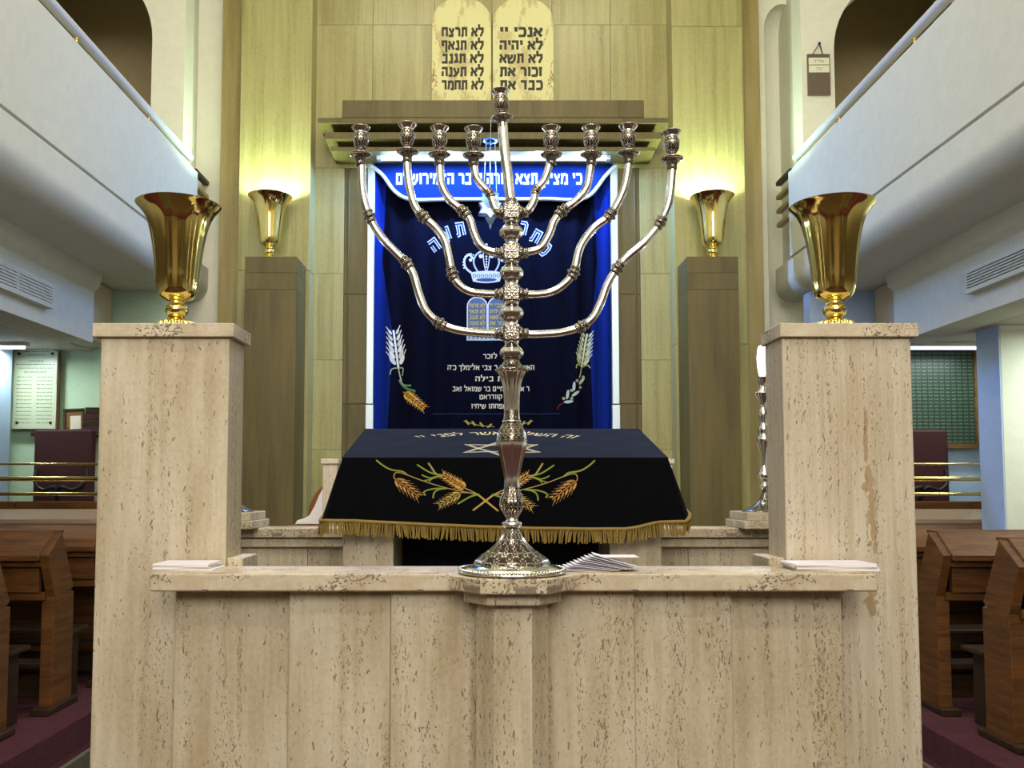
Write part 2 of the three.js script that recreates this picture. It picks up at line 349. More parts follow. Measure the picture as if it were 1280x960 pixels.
// the wall around the ark: travertine slabs with open joints, plaster at both sides
{
  const w = setting('wall_back', 'yellowish travertine wall around the ark with plaster sides', 'wall');
  part('backing', bx(-2.24, 2.24, FLOOR, CEIL, -7.9, -7.72, 0), M.plaster, w);
  // central bay slabs
  const z1 = -7.56, xs = [390, 466, 543, 615, 690, 763, 840].map((p) => PX(p, 7.56, 60)), ys = [PY(-330, 7.56), PY(-150, 7.56), PY(31, 7.56), PY(210, 7.56)];
  for (let i = 0; i < xs.length - 1; i++) for (let j = 0; j < ys.length - 1; j++) {
    const y1 = ys[j], y0 = ys[j + 1];
    if (y1 > CEIL + 1) continue;
    part('stone_slab', bx(xs[i] + 0.001, xs[i + 1] - 0.001, y0 + 0.001, Math.min(CEIL, y1) - 0.001, z1, -7.74, 0.002), M.rear, w);
  }
  for (const s of [-1, 1]) {
    // strips beside the ark under the canopy
    const a = s < 0 ? [385, 427] : [803, 845];
    const yy = [PY(210, 7.56), PY(342, 7.56), PY(450, 7.56), PY(562, 7.56), PY(720, 7.56)];
    for (let j = 0; j < 4; j++) part('stone_slab', bx(PX(a[0], 7.56), PX(a[1], 7.56), yy[j] - 0.001, yy[j + 1] + 0.001, -7.56, -7.74, 0.002), M.rear, w);
    // plaster with an arched niche
    const xa = s * 2.22, xb = s * 2.75, nx0 = s < 0 ? PX(228, 7.68, 100) : PX(1001, 7.68, 100), nx1 = s < 0 ? PX(278, 7.68, 100) : PX(954, 7.68, 100);
    const cx = (nx0 + nx1) / 2, rr = Math.abs(nx1 - nx0) / 2, ysp = PY(42, 7.68), yb = PY(520, 7.68);
    const sh = new THREE.Shape(); const L = Math.min(xa, xb) - (s < 0 ? 0.0 : 0), R = Math.max(xa, xb);
    sh.moveTo(L, FLOOR); sh.lineTo(R, FLOOR); sh.lineTo(R, CEIL); sh.lineTo(L, CEIL); sh.closePath();
    const ho = new THREE.Path(); ho.moveTo(cx - rr, yb); ho.lineTo(cx - rr, ysp);
    for (let k = 1; k <= 20; k++) { const t = Math.PI * (1 - k / 20); ho.lineTo(cx + Math.cos(t) * rr, ysp + Math.sin(t) * rr * 1.5); }
    ho.lineTo(cx + rr, yb); ho.closePath(); sh.holes.push(ho);
    const g = new THREE.ExtrudeGeometry(sh, { depth: 0.08, bevelEnabled: false }); g.translate(0, 0, -7.72);
    part('plaster_face', boxUV(g), M.plaster, w);
    const lining = new THREE.CylinderGeometry(rr, rr, ysp - yb, 28, 1, true, Math.PI / 2, Math.PI).translate(cx, (ysp + yb) / 2, -7.7);
    const dome = new THREE.SphereGeometry(rr, 28, 12, 0, Math.PI, 0, Math.PI / 2).rotateY(Math.PI).scale(1, 1.5, 1).translate(cx, ysp, -7.7);
    M.nicheLining = M.nicheLining ?? (() => { const m = M.plaster.clone(); m.side = THREE.DoubleSide; return m; })();
    part('niche', mergeVertices(merge([lining, dome])), M.nicheLining, w);
    part('niche_back', bx(Math.min(xa, xb), Math.max(xa, xb), FLOOR, CEIL, -8.05, -7.95, 0), M.plaster, w);
  }
}
// pilasters with their darker border strips
for (const s of [-1, 1]) {
  const p = setting('pilaster', s < 0 ? 'yellow travertine pilaster behind the wall lamp, nearer the memorial tablet aisle' : 'yellow travertine pilaster behind the wall lamp, beside the hanging sign', 'pilaster');
  const xo = s < 0 ? PX(300, 7.36, 150) : PX(930, 7.36, 150), xi = s < 0 ? PX(389, 7.36, 150) : PX(841, 7.36, 150), xe = s < 0 ? PX(277, 7.5, 150) : PX(950, 7.5, 150);
  const ys = s < 0 ? [FLOOR, 0.9, PY(338, 7.36), PY(-160, 7.36), CEIL] : [FLOOR, 0.9, PY(430, 7.36), PY(33, 7.36), CEIL];
  for (let j = 0; j < 4; j++) part('stone_slab', bx(xo, xi, ys[j] + 0.001, ys[j + 1] - 0.001, -7.72, -7.36, 0.004), M.rear, p);
  part('border_strip', bx(xe, xo + s * -0.0, FLOOR, CEIL, -7.72, -7.48, 0.004), M.olive, p, 'darker olive stone strip');
}
// galleries over the aisles
for (const s of [-1, 1]) {
  const side = s < 0 ? 'left' : 'right';
  const g = setting('gallery', s < 0 ? 'white gallery over the aisle with the memorial tablet' : 'white gallery over the aisle with the green name board', 'gallery');
  const X = (x) => s * x;
  part('parapet', bx(X(GX), X(GX + 0.12), yE(1.915), yE(2.64), -7.31, ZB, 0.004), M.paint, g);
  part('shadow_gap', bx(X(GX + 0.03), X(GX + 0.1), yE(1.89), yE(1.92), -7.31, ZB, 0), M.paint, g);
  // fascia with rounded lower edge
  const pts = [[GX, 1.895], [GX, 1.75], [GX, 1.745]];
  for (let k = 1; k <= 10; k++) { const a = k / 10 * Math.PI / 2; pts.push([GX + 0.14 * (1 - Math.cos(a)), 1.74 - 0.14 * Math.sin(a)]); }
  pts.push([GX + 0.15, 1.6], [3.3, 1.6], [3.3, 1.895]);
  part('fascia', toCreasedNormals(extrudeZ(pts.map((p) => [X(p[0]), yE(p[1])]), -7.68, ZB), 0.5), M.paint, g);
  part('gallery_floor', bx(X(3.3), X(4.65), yE(1.6), yE(1.9), -9.0, ZB, 0), M.cove, g);
  // deep beam inside, with its moulding
  part('beam', bx(X(3.03), X(3.3), yE(1.07), yE(1.6), -6.6, ZB, 0.004), M.paint, g);
  part('moulding', extrudeZ([[3.03, 1.46], [2.99, 1.5], [2.97, 1.6], [3.03, 1.6]].map((p) => [X(p[0]), yE(p[1])]), -6.6, ZB), M.paint, g);
  part('bracket', bx(X(3.1), X(3.4), yE(1.11), yE(1.6), -7.1, -6.6, 0.03), M.tan, g);
  part('aisle_ceiling', bx(X(3.3), X(4.65), yE(1.1), yE(1.2), -7.2, ZB, 0), M.cove, g);
  // rail on short stanchions
  const yr = yE(2.75);
  const rail = part('handrail', rod(new THREE.Vector3(X(GX + 0.05), yr, ZB), new THREE.Vector3(X(GX + 0.05), yr, -7.25), 0.034, 14), M.railPaint, g);
  for (let z = 4; z > -7.3; z -= 1.15) part('stanchion', rod(new THREE.Vector3(X(GX + 0.05), yE(2.63), z), new THREE.Vector3(X(GX + 0.05), yr, z), 0.012, 8), M.brass, g);
  for (let k = 0; k < 4; k++) { const y = yE(2.66 - k * 0.125); part('end_bar', bx(X(GX + 0.01), X(GX + 0.06), y - 0.018, y + 0.018, -7.66, -7.31, 0.004), k ? M.olive : M.iron, g, k ? '' : 'dark iron end of the rail'); }
  // arch wall at the end of the gallery and the chamber behind it
  const a = setting(s < 0 ? 'wall_arch_left' : 'wall_arch_right', s < 0 ? 'cream pier and arch at the end of the gallery, without a sign' : 'cream pier and arch at the end of the gallery, carrying the hanging sign', 'wall');
  const xi = 2.63, xh = 2.91, xo = 4.65, zf = -7.3;
  const sh = new THREE.Shape(); sh.moveTo(X(xi), yE(1.9)); sh.lineTo(X(xo), yE(1.9)); sh.lineTo(X(xo), CEIL); sh.lineTo(X(xi), CEIL); sh.closePath();
  const ho = new THREE.Path(), xc = (xh + 4.3) / 2, rr = (4.3 - xh) / 2, ysp = PY(s < 0 ? 48 : 62, 7.3);
  ho.moveTo(X(xh), yE(1.95)); ho.lineTo(X(xh), ysp);
  for (let k = 1; k <= 24; k++) { const t = Math.PI * (1 - k / 24); ho.lineTo(X(xc + Math.cos(t) * rr), ysp + Math.sin(t) * rr); }
  ho.lineTo(X(4.3), yE(1.95)); ho.closePath(); sh.holes.push(ho);
  const ge = new THREE.ExtrudeGeometry(sh, { depth: 0.22, bevelEnabled: false }); ge.translate(0, 0, zf - 0.22);
  part('arched_face', boxUV(ge), M.plaster, a);
  part('pier_side', bx(X(xi), X(xi + 0.1), yE(1.9), CEIL, zf - 0.22, -7.9, 0), M.paint, a);
  part('chamber_back', bx(X(2.63), X(4.65), yE(1.9), CEIL, -9.1, -9.0, 0), M.gallery, a);
  part('chamber_side', bx(X(2.65), X(2.75), yE(1.9), CEIL, -9.0, -7.9, 0), M.gallery, a);
  // end wall of the aisle
  const e = setting(s < 0 ? 'wall_aisle_left' : 'wall_aisle_right', s < 0 ? 'end wall behind the memorial tablet, green light painted into its colour' : 'pale blue end wall behind the green name board', 'wall');
  part('surface', bx(X(2.62), X(4.65), FLOOR, yE(1.6), -7.35, -7.2, 0), s < 0 ? M.greenTintWall : M.bluewall, e);  // green tint of the aisle light put into the left wall colour
  const pz = s < 0 ? 6.7 : 6.0, xp = s < 0 ? -PX(13, 6.98, 520) : PX(1251, pz, 500);
  const pr = setting('wall_pier', s < 0 ? 'pale blue pier beside the memorial tablet' : 'bright white pier standing at the end of the brass rails', 'pier');
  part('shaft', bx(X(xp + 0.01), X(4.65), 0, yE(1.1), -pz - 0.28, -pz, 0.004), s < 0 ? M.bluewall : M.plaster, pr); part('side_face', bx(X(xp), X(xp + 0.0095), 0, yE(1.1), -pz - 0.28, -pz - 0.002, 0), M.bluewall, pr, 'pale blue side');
}

/* ------------------------------------------------------------------ lamps of the room */
function areaLight(x, y, z, w, h, col, inten, tx, ty, tz) {
  const l = new THREE.RectAreaLight(col, inten, w, h); l.position.set(x, y, z); l.lookAt(tx, ty, tz); l.name = 'area_light'; scene.add(l); return l;
}
for (const [x, z, w, d, col, inten] of CEILING_LAMPS) {
  const t = thing('ceiling_lamp', 'flat rectangular ceiling lamp over the nave', 'lamp', 'ceiling lamps of the nave', new THREE.Vector3(x, CEIL - 0.08, z));
  part('housing', bx(-w / 2 - 0.03, w / 2 + 0.03, 0.01, 0.08, -d / 2 - 0.03, d / 2 + 0.03, 0.008), M.railPaint, t);
  part('diffuser', bx(-w / 2, w / 2, -0.01, 0.012, -d / 2, d / 2, 0.004), std({ color: 0xffffff, emissive: col, emissiveIntensity: 6, roughness: 0.5 }), t);
  areaLight(x, CEIL - 0.1, z, w, d, col, inten, x, 0, z + 0.0001);
}
ADDED_WINDOWS.forEach(([x, w, y0, y1, col, inten], i) => {  // added out of view to light the near stone from the front
  const t = setting('window_' + (i + 1), 'unseen frosted pane added behind the camera for frontal light', 'window'), z = ZB - 0.02;
  part('pane', bx(x - w / 2, x + w / 2, y0, y1, z - 0.02, z, 0), std({ color: 0xffffff, emissive: col, emissiveIntensity: inten * 0.5, roughness: 0.6 }), t);
  for (const k of [-1, 0, 1]) part('mullion', bx(x + k * w / 2 - 0.03, x + k * w / 2 + 0.03, y0, y1, z - 0.07, z - 0.02, 0.005), M.railPaint, t);
  for (let k = 0; k < 6; k++) { const y = lerp(y0, y1, k / 5); part('glazing_bar', bx(x - w / 2, x + w / 2, y - 0.02, y + 0.02, z - 0.06, z - 0.02, 0.004), M.railPaint, t); }
  areaLight(x, (y0 + y1) / 2, z - 0.08, w, y1 - y0, col, inten, x, (y0 + y1) / 2, -5);
});
for (const [x, z, inten, dir] of AISLE_TUBES) {
  const t = thing('aisle_tube_lamp', dir === 'z' ? 'fluorescent batten lengthwise on the low aisle ceiling' : x < 0 ? 'fluorescent batten over the memorial tablet' : 'fluorescent batten over the green name board', 'lamp', null, new THREE.Vector3(x, yE(1.1), z));
  const L = dir === 'z' ? 0.9 : 0.75, along = (v) => dir === 'z' ? new THREE.Vector3(0, -0.04, v) : new THREE.Vector3(v, -0.04, 0);
  part('housing', dir === 'z' ? bx(-0.05, 0.05, -0.03, 0, -L / 2 - 0.02, L / 2 + 0.02, 0.004) : bx(-L / 2 - 0.02, L / 2 + 0.02, -0.03, 0, -0.04, 0.04, 0.004), M.railPaint, t);
  part('tube', rod(along(-L / 2), along(L / 2), 0.013), std({ color: 0xffffff, emissive: 0xe8f4ff, emissiveIntensity: 3 }), t);
  areaLight(x, yE(1.1) - 0.058, z, dir === 'z' ? 0.1 : L, dir === 'z' ? L : 0.1, 0xe2f4ee, inten, x, 0, z + 0.0001);
}

/* ------------------------------------------------------------------ ark: canopy, frame, curtain, tablets */
{
  const t = thing('ark_canopy', 'brown stone stepped canopy over the blue ark curtain', 'canopy');
  const zf = 7.2;
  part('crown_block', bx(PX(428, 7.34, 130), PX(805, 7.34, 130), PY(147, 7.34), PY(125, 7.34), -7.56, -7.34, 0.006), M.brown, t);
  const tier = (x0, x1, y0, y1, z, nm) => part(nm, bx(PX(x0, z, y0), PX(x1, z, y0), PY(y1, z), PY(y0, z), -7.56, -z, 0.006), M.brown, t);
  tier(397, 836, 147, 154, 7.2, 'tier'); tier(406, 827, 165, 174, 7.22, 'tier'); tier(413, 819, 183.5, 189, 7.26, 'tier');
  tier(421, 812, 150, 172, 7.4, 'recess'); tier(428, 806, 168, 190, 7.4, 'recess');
}
const ZC = 7.62;
{
  for (const s of [-1, 1]) {
    const t = thing('ark_jamb', s < 0 ? 'brown polished stone jamb with pale metal edge, beside the white wheat ear' : 'brown polished stone jamb with pale metal edge, beside the olive branch', 'jamb');
    const a = s < 0 ? [427.6, 460] : [773, 802.4];
    const ys = [PY(206, 7.58), PY(368, 7.58), PY(505, 7.58), PY(720, 7.58)];
    for (let j = 0; j < 3; j++) part('jamb', bx(PX(a[0], 7.58), PX(a[1], 7.58), ys[j + 1] + 0.001, ys[j] - 0.001, -7.715, -7.575, 0.004), M.brown, t);
    const xl = s < 0 ? 433 : 797;
    part('bead', rod(new THREE.Vector3(PX(xl, 7.57), ys[0], -7.572), new THREE.Vector3(PX(xl, 7.57), ys[3], -7.572), 0.008, 8), M.brown, t);
    const b = s < 0 ? [457, 466] : [766, 775];
    part('metal_post', bx(PX(b[0], 7.55), PX(b[1], 7.55), PY(505, 7.55), PY(204.5, 7.55), -7.6, -7.54, 0.004), M.alu, t, 'pale metal edge strip');
    part('lower_post', bx(PX(b[0] - 0.5, 7.55), PX(b[1] + 0.5, 7.55), PY(720, 7.55), PY(506, 7.55), -7.6, -7.535, 0.004), M.alu, t);
  }
  const l = thing('ark_tube_lamp', 'glowing blue-white tube lamp under the ark canopy', 'lamp');
  const a = W(474, 197.9, 7.36), b = W(760, 197.9, 7.36);
  part('tube', rod(a, b, 0.02, 14), std({ color: 0xffffff, emissive: 0xb8ccff, emissiveIntensity: 5 }), l);
  for (const p of [a, b]) part('socket', bx(p.x - 0.02, p.x + 0.02, p.y - 0.022, p.y + 0.018, -7.39, -7.33, 0.004), M.alu, l);
  areaLight((a.x + b.x) / 2, a.y - 0.03, -7.38, b.x - a.x, 0.05, 0x8fb2ff, 36, (a.x + b.x) / 2, 2.0, -7.9);
  for (let i = 0; i < 5; i++) { const q = new THREE.PointLight(0x74a6ff, 3.2, 0, 2); q.position.set(lerp(a.x, b.x, (i + 0.5) / 5), a.y - 0.005, a.z + 0.035); q.castShadow = true; q.shadow.radius = 1; q.name = 'tube_light'; scene.add(q); }
}
// curtain, embroidered
{
  const K = 4.6, x0 = 460, y0 = 190, x1 = 773, y1 = 620;
  const A = lattice(90, 90);
  const tex = canvasTex(Math.round((x1 - x0) * K), Math.round((y1 - y0) * K), (c, w, h) => {
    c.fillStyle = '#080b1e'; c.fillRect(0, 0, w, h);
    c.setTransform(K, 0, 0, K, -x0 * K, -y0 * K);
    // brighter blue of the lit side folds, painted into the cloth colour
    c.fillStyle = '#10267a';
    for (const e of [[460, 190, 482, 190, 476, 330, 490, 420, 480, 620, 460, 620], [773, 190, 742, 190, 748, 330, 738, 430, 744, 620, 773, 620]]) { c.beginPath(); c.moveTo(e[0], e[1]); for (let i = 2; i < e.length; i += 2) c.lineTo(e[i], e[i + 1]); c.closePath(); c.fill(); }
    const silver = '#cdd6ea';
    // arc of letters over the crown
    for (const [ch, x, y, r] of [['כ', 683, 313, 0.75], ['ת', 671, 297, 0.5], ['ר', 656, 287, 0.25], ['ת', 575, 288, -0.22], ['ו', 563, 293, -0.32], ['ר', 555, 299, -0.45], ['ה', 543, 308, -0.6]])
      glyph(c, ch, x - 6, y - 8, 16, { color: silver, inner: '#26418c', pen: 0.3, turn: r });
    // crown
    c.strokeStyle = silver; c.lineCap = 'round';
    for (const k of [-1, 1]) {
      line(c, [608 + k * 14, 346, 608 + k * 26, 340, 608 + k * 29, 326, 608 + k * 22, 319, 608 + k * 17, 325], 2.6, silver);
      line(c, [608 + k * 9, 344, 608 + k * 17, 334, 608 + k * 15, 322, 608 + k * 8, 316, 608, 314], 2.2, '#aebad6');
      for (let i = 0; i < 9; i++) { const q = i / 8 * 2.6 - 0.5; c.fillStyle = '#f2f5ff'; c.beginPath(); c.arc(608 + k * (21 + Math.cos(q) * 8.5), 331 - Math.sin(q) * 12, 0.9, 0, 6.3); c.fill(); }
      c.fillStyle = silver; c.beginPath(); c.arc(608 + k * 7, 322, 2.6, 0, 6.3); c.fill(); c.beginPath(); c.arc(608 + k * 20, 327, 2.2, 0, 6.3); c.fill();
    }
    line(c, [604, 318, 604.5, 330, 607, 340], 1.2, silver); line(c, [612, 318, 611.5, 330, 609, 340], 1.2, silver);
    for (let i = 0; i < 6; i++) { c.fillStyle = '#e6ecfa'; c.beginPath(); c.arc(608, 319 + i * 3.3, 1.1, 0, 6.3); c.fill(); }
    c.fillStyle = silver; c.beginPath(); c.moveTo(588, 343); c.quadraticCurveTo(608, 338, 628, 343); c.lineTo(625, 354); c.quadraticCurveTo(608, 358, 591, 354); c.closePath(); c.fill();
    c.fillStyle = '#3c5276'; c.beginPath(); c.ellipse(608, 352, 13, 2.2, 0, 0, 6.3); c.fill();
    for (let i = 0; i < 7; i++) { c.strokeStyle = '#41557e'; c.lineWidth = 0.8; c.beginPath(); c.arc(593 + i * 5, 347, 1.8, 0, 6.3); c.stroke(); }
    c.fillStyle = silver; c.fillRect(606.6, 306, 2.8, 9); c.beginPath(); c.arc(608, 312, 2.6, 0, 6.3); c.fill();
    // two small tablets
    for (const x of [584, 610]) {
      c.beginPath(); c.moveTo(x, 420); c.lineTo(x, 386); c.bezierCurveTo(x, 370, x + 25, 370, x + 25, 386); c.lineTo(x + 25, 420); c.closePath();
      c.fillStyle = '#5d6f8f'; c.fill(); c.strokeStyle = '#d8e2f2'; c.lineWidth = 1.6; c.stroke();
    }
    c.fillStyle = '#b9c8d8'; c.fillRect(583, 421, 53, 7); c.fillStyle = '#6f87a6'; for (let i = 0; i < 10; i++) c.fillRect(585 + i * 5.2, 423, 3, 3);
    ['לא תרצח', 'לא תנאף', 'לא תגנב', 'לא תענה', 'לא תחמד'].forEach((t, i) => hebrew(c, t, 596.5, 382 + i * 7.4, 4.6, { color: '#d9c24e', pen: 0.2, center: true, width: 20 }));
    ['אנכי יי', 'לא יהיה', 'לא תשא', 'זכור את', 'כבד את'].forEach((t, i) => hebrew(c, t, 622.5, 382 + i * 7.4, 4.6, { color: '#d9c24e', pen: 0.2, center: true, width: 20 }));
    // dedication
    const gold = '#e6e2cc';
    hebrew(c, 'לזכר', 613, 445, 5.6, { color: gold, pen: 0.22, center: true, width: 18 });
    hebrew(c, 'האשה רבקה ר צבי אלימלך כ\'ה', 614, 459, 5.6, { color: gold, pen: 0.22, center: true, width: 110 });
    hebrew(c, 'ובת בילה', 617, 473, 5.6, { color: gold, pen: 0.22, center: true, width: 46 });
    hebrew(c, 'ר אברהם חיים בר שמואל זאב', 614, 485.5, 5.6, { color: gold, pen: 0.22, center: true, width: 97 });
    hebrew(c, 'קוודראט', 614, 495.5, 5.4, { color: gold, pen: 0.22, center: true, width: 29 });
    hebrew(c, 'ומשפחתו שיחיו', 616, 507, 5.4, { color: gold, pen: 0.22, center: true, width: 54 });
    // ears and sprays at the sides
    wheat(c, 497, 461, 491, 416, 6, 22, ['#cfd6d2', '#e4e8e2', '#f2f2ea']);
    line(c, [497, 461, 498, 468, 501, 478], 1.4, '#bfc7a8'); line(c, [496, 462, 489, 462, 487, 470], 1.4, '#9fb091'); line(c, [498, 462, 504, 460, 502, 471], 1.4, '#9fb091');
    line(c, [499, 478, 504, 487, 518, 491], 3, '#4f8a52'); line(c, [499, 477, 503, 484, 513, 484], 2, '#83a37e');
    wheat(c, 504, 492, 530, 512, 7, 13, ['#d8a23c', '#e8bd58', '#d0953a']);
    wheat(c, 728, 460, 735, 420, 7, 20, ['#a9b186', '#c5cba2', '#d5dab6']);
    line(c, [728, 460, 722, 456, 721, 462], 1.4, '#a9b16e'); line(c, [728, 461, 735, 457, 738, 462], 1.4, '#a9b16e'); line(c, [728, 460, 727, 468, 725, 474], 1.4, '#b9bf86');
    for (const [x, y, a] of [[728, 478, -0.9], [718, 485, -1.5], [720, 494, -0.6], [710, 495, -1.4], [711, 504, -0.1]]) { c.fillStyle = '#b7c8c2'; c.beginPath(); c.ellipse(x, y, 6, 1.9, a, 0, 6.3); c.fill(); }
    for (const [x, y] of [[722, 478], [730, 473], [726, 486], [715, 490], [705, 500], [715, 500]]) { c.fillStyle = '#a3a878'; c.beginPath(); c.arc(x, y, 2, 0, 6.3); c.fill(); }
    line(c, [704, 506, 699, 508, 697, 513], 1.2, '#7a3530');
    line(c, [540, 519, 600, 519, 700, 519], 0.7, '#33406e');
    for (const [x, k] of [[580, 1], [666, -1]]) { line(c, [x, 528, x + k * 14, 533, x + k * 38, 535], 1, '#a09a4e'); for (const q of [4, 12, 22, 32]) { c.fillStyle = '#aca44c'; c.beginPath(); c.ellipse(x + k * q, 529 + q * 0.15, 4, 1.4, k * (q % 8 ? 0.9 : -0.7), 0, 6.3); c.fill(); } }
  });
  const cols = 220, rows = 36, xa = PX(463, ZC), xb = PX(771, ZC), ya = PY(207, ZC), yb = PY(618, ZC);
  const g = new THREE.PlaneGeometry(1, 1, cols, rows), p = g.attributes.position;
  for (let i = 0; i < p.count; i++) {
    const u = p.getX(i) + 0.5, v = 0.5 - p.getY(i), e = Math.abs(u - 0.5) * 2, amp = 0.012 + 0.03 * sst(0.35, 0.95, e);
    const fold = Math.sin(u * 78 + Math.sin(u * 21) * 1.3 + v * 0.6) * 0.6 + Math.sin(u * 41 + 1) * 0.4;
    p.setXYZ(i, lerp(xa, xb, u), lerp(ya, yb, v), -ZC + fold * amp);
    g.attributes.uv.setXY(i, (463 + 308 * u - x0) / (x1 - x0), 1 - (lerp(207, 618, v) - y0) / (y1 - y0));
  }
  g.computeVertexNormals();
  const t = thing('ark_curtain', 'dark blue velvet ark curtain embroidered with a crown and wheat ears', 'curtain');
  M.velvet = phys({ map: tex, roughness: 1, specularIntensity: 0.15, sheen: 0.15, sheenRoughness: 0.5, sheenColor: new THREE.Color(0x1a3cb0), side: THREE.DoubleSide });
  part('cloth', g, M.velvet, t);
  part('curtain_rod', rod(new THREE.Vector3(xa, ya + 0.01, -ZC - 0.02), new THREE.Vector3(xb, ya + 0.01, -ZC - 0.02), 0.015), M.brass, t);
  // valance with its white braid
  const zv = 7.54, vt = canvasTex(1400, 300, (c, w, h) => {
    c.fillStyle = '#112660'; c.fillRect(0, 0, w, h);
    c.setTransform(w / 308, 0, 0, h / 56, -463 * w / 308, -196 * h / 56);
    hebrew(c, 'כי מציון תצא תורה ודבר ה\' מירושלם', 612, 217, 13, { color: '#e9f2ff', pen: 0.24, center: true, width: 238, narrow: 0.9 });
  });
  const sh = [[464, 205], [770, 205], [770, 207], [757, 220], [733, 247], [510, 249], [494, 240], [478, 219], [464, 207]].map(([a, b]) => W(a, b, zv));
  const gs = new THREE.ShapeGeometry(new THREE.Shape(sh.map((q) => new THREE.Vector2(q.x, q.y)))), gp = gs.attributes.position, xl = PX(463, zv), xr = PX(771, zv), yt = PY(196, zv), yl = PY(252, zv);
  for (let i = 0; i < gp.count; i++) gs.attributes.uv.setXY(i, (gp.getX(i) - xl) / (xr - xl), (gp.getY(i) - yl) / (yt - yl));
  const ex = new THREE.ExtrudeGeometry(new THREE.Shape(sh.map((q) => new THREE.Vector2(q.x, q.y))), { depth: 0.012, bevelEnabled: false });
  const ep = ex.attributes.position; for (let i = 0; i < ep.count; i++) ex.attributes.uv.setXY(i, (ep.getX(i) - xl) / (xr - xl), (ep.getY(i) - yl) / (yt - yl));
  ex.translate(0, 0, -zv - 0.012);
  const v = thing('ark_valance', 'blue valance with white Hebrew lettering above the ark curtain', 'valance');
  part('cloth', ex, phys({ map: vt, roughness: 1, specularIntensity: 0.2, sheen: 0.2, sheenColor: new THREE.Color(0x2850d0) }), v);
  const br = [[464, 207], [478, 219], [494, 240], [510, 249], [560, 249.5], [620, 249.5], [680, 249], [733, 247], [757, 220], [769, 207]].map(([a, b]) => { const q = W(a, b, zv); q.z += 0.006; return q; });
  part('braid', (() => { const gg = tube(br, 0.017, 120, 8); return gg; })(), std({ color: 0xd6e4e4, roughness: 0.8 }), v, 'white braid along the lower edge');
}
// stone tablets over the canopy
{
  const A = lattice(6, 5), B = lattice(18, 14), C = lattice(60, 50);
  const mk = (lines, cx, left, right, flip) => {
    const w = 512, h = 840;
    const tex = canvasTex(w, h, (c) => {
      const id = c.createImageData(w, h);
      for (let j = 0; j < h; j++) for (let i = 0; i < w; i++) {
        const u = i / w, v = j / h, e = flip ? u : 1 - u;
        const m = A(u, v) * 0.5 + B(u, v) * 0.3 + C(u, v) * 0.2;
        const wave = Math.abs(Math.sin(((flip ? 1 - u : u) * 9 + Math.sin(v * 6) * 1.6 + m * 2.2))), vein = (1 - sst(0, 0.14, wave)) * sst(0.7, 0.85, flip ? u : 1 - u) * sst(0.25, 0.4, v);
        const pink = clamp(sst(0.5, 0.75, m) * 0.4 + vein * 0.9);
        const o = (j * w + i) * 4;
        id.data[o] = lerp(228, 158, pink); id.data[o + 1] = lerp(223, 130, pink); id.data[o + 2] = lerp(158, 84, pink); id.data[o + 3] = 255;
      }
      c.putImageData(id, 0, 0);
      lines.forEach((t, i) => hebrew(c, t, w * 0.5 + (flip ? -14 : 14), 250 + i * 108, 70, { color: '#2c280e', pen: 0.3, center: true, width: 372 }));
    });
    const z = 7.5, a = W(left, 125, z), b = W(right, 125, z), top = PY(-4, z), r = (b.x - a.x) / 2, sh = new THREE.Shape();
    sh.moveTo(a.x, a.y); sh.lineTo(b.x, a.y); sh.lineTo(b.x, top - r);
    for (let k = 1; k <= 24; k++) { const t = k / 24 * Math.PI; sh.lineTo((a.x + b.x) / 2 + Math.cos(t) * r, top - r * 0.85 + Math.sin(t) * r * 0.85); }
    sh.closePath();
    const g = new THREE.ExtrudeGeometry(sh, { depth: 0.04, bevelEnabled: true, bevelSize: 0.004, bevelThickness: 0.004, bevelSegments: 2 }), p = g.attributes.position;
    for (let i = 0; i < p.count; i++) g.attributes.uv.setXY(i, (p.getX(i) - a.x) / (b.x - a.x), (p.getY(i) - a.y) / (top - a.y));
    g.translate(0, 0, -7.552);
    const t = thing('marble_tablet', flip ? 'veined cream marble tablet of the two, its top line reading anochi' : 'veined cream marble tablet whose five lines all begin with the same word', 'tablet');
    part('slab', g, phys({ map: tex, roughness: 0.6 }), t);
  };
  mk(['לא תרצח', 'לא תנאף', 'לא תגנב', 'לא תענה', 'לא תחמד'], 577, 540, 613.5, false);
  mk(['אנכי יי', 'לא יהיה', 'לא תשא', 'זכור את', 'כבד את'], 654, 616.5, 692, true);
}
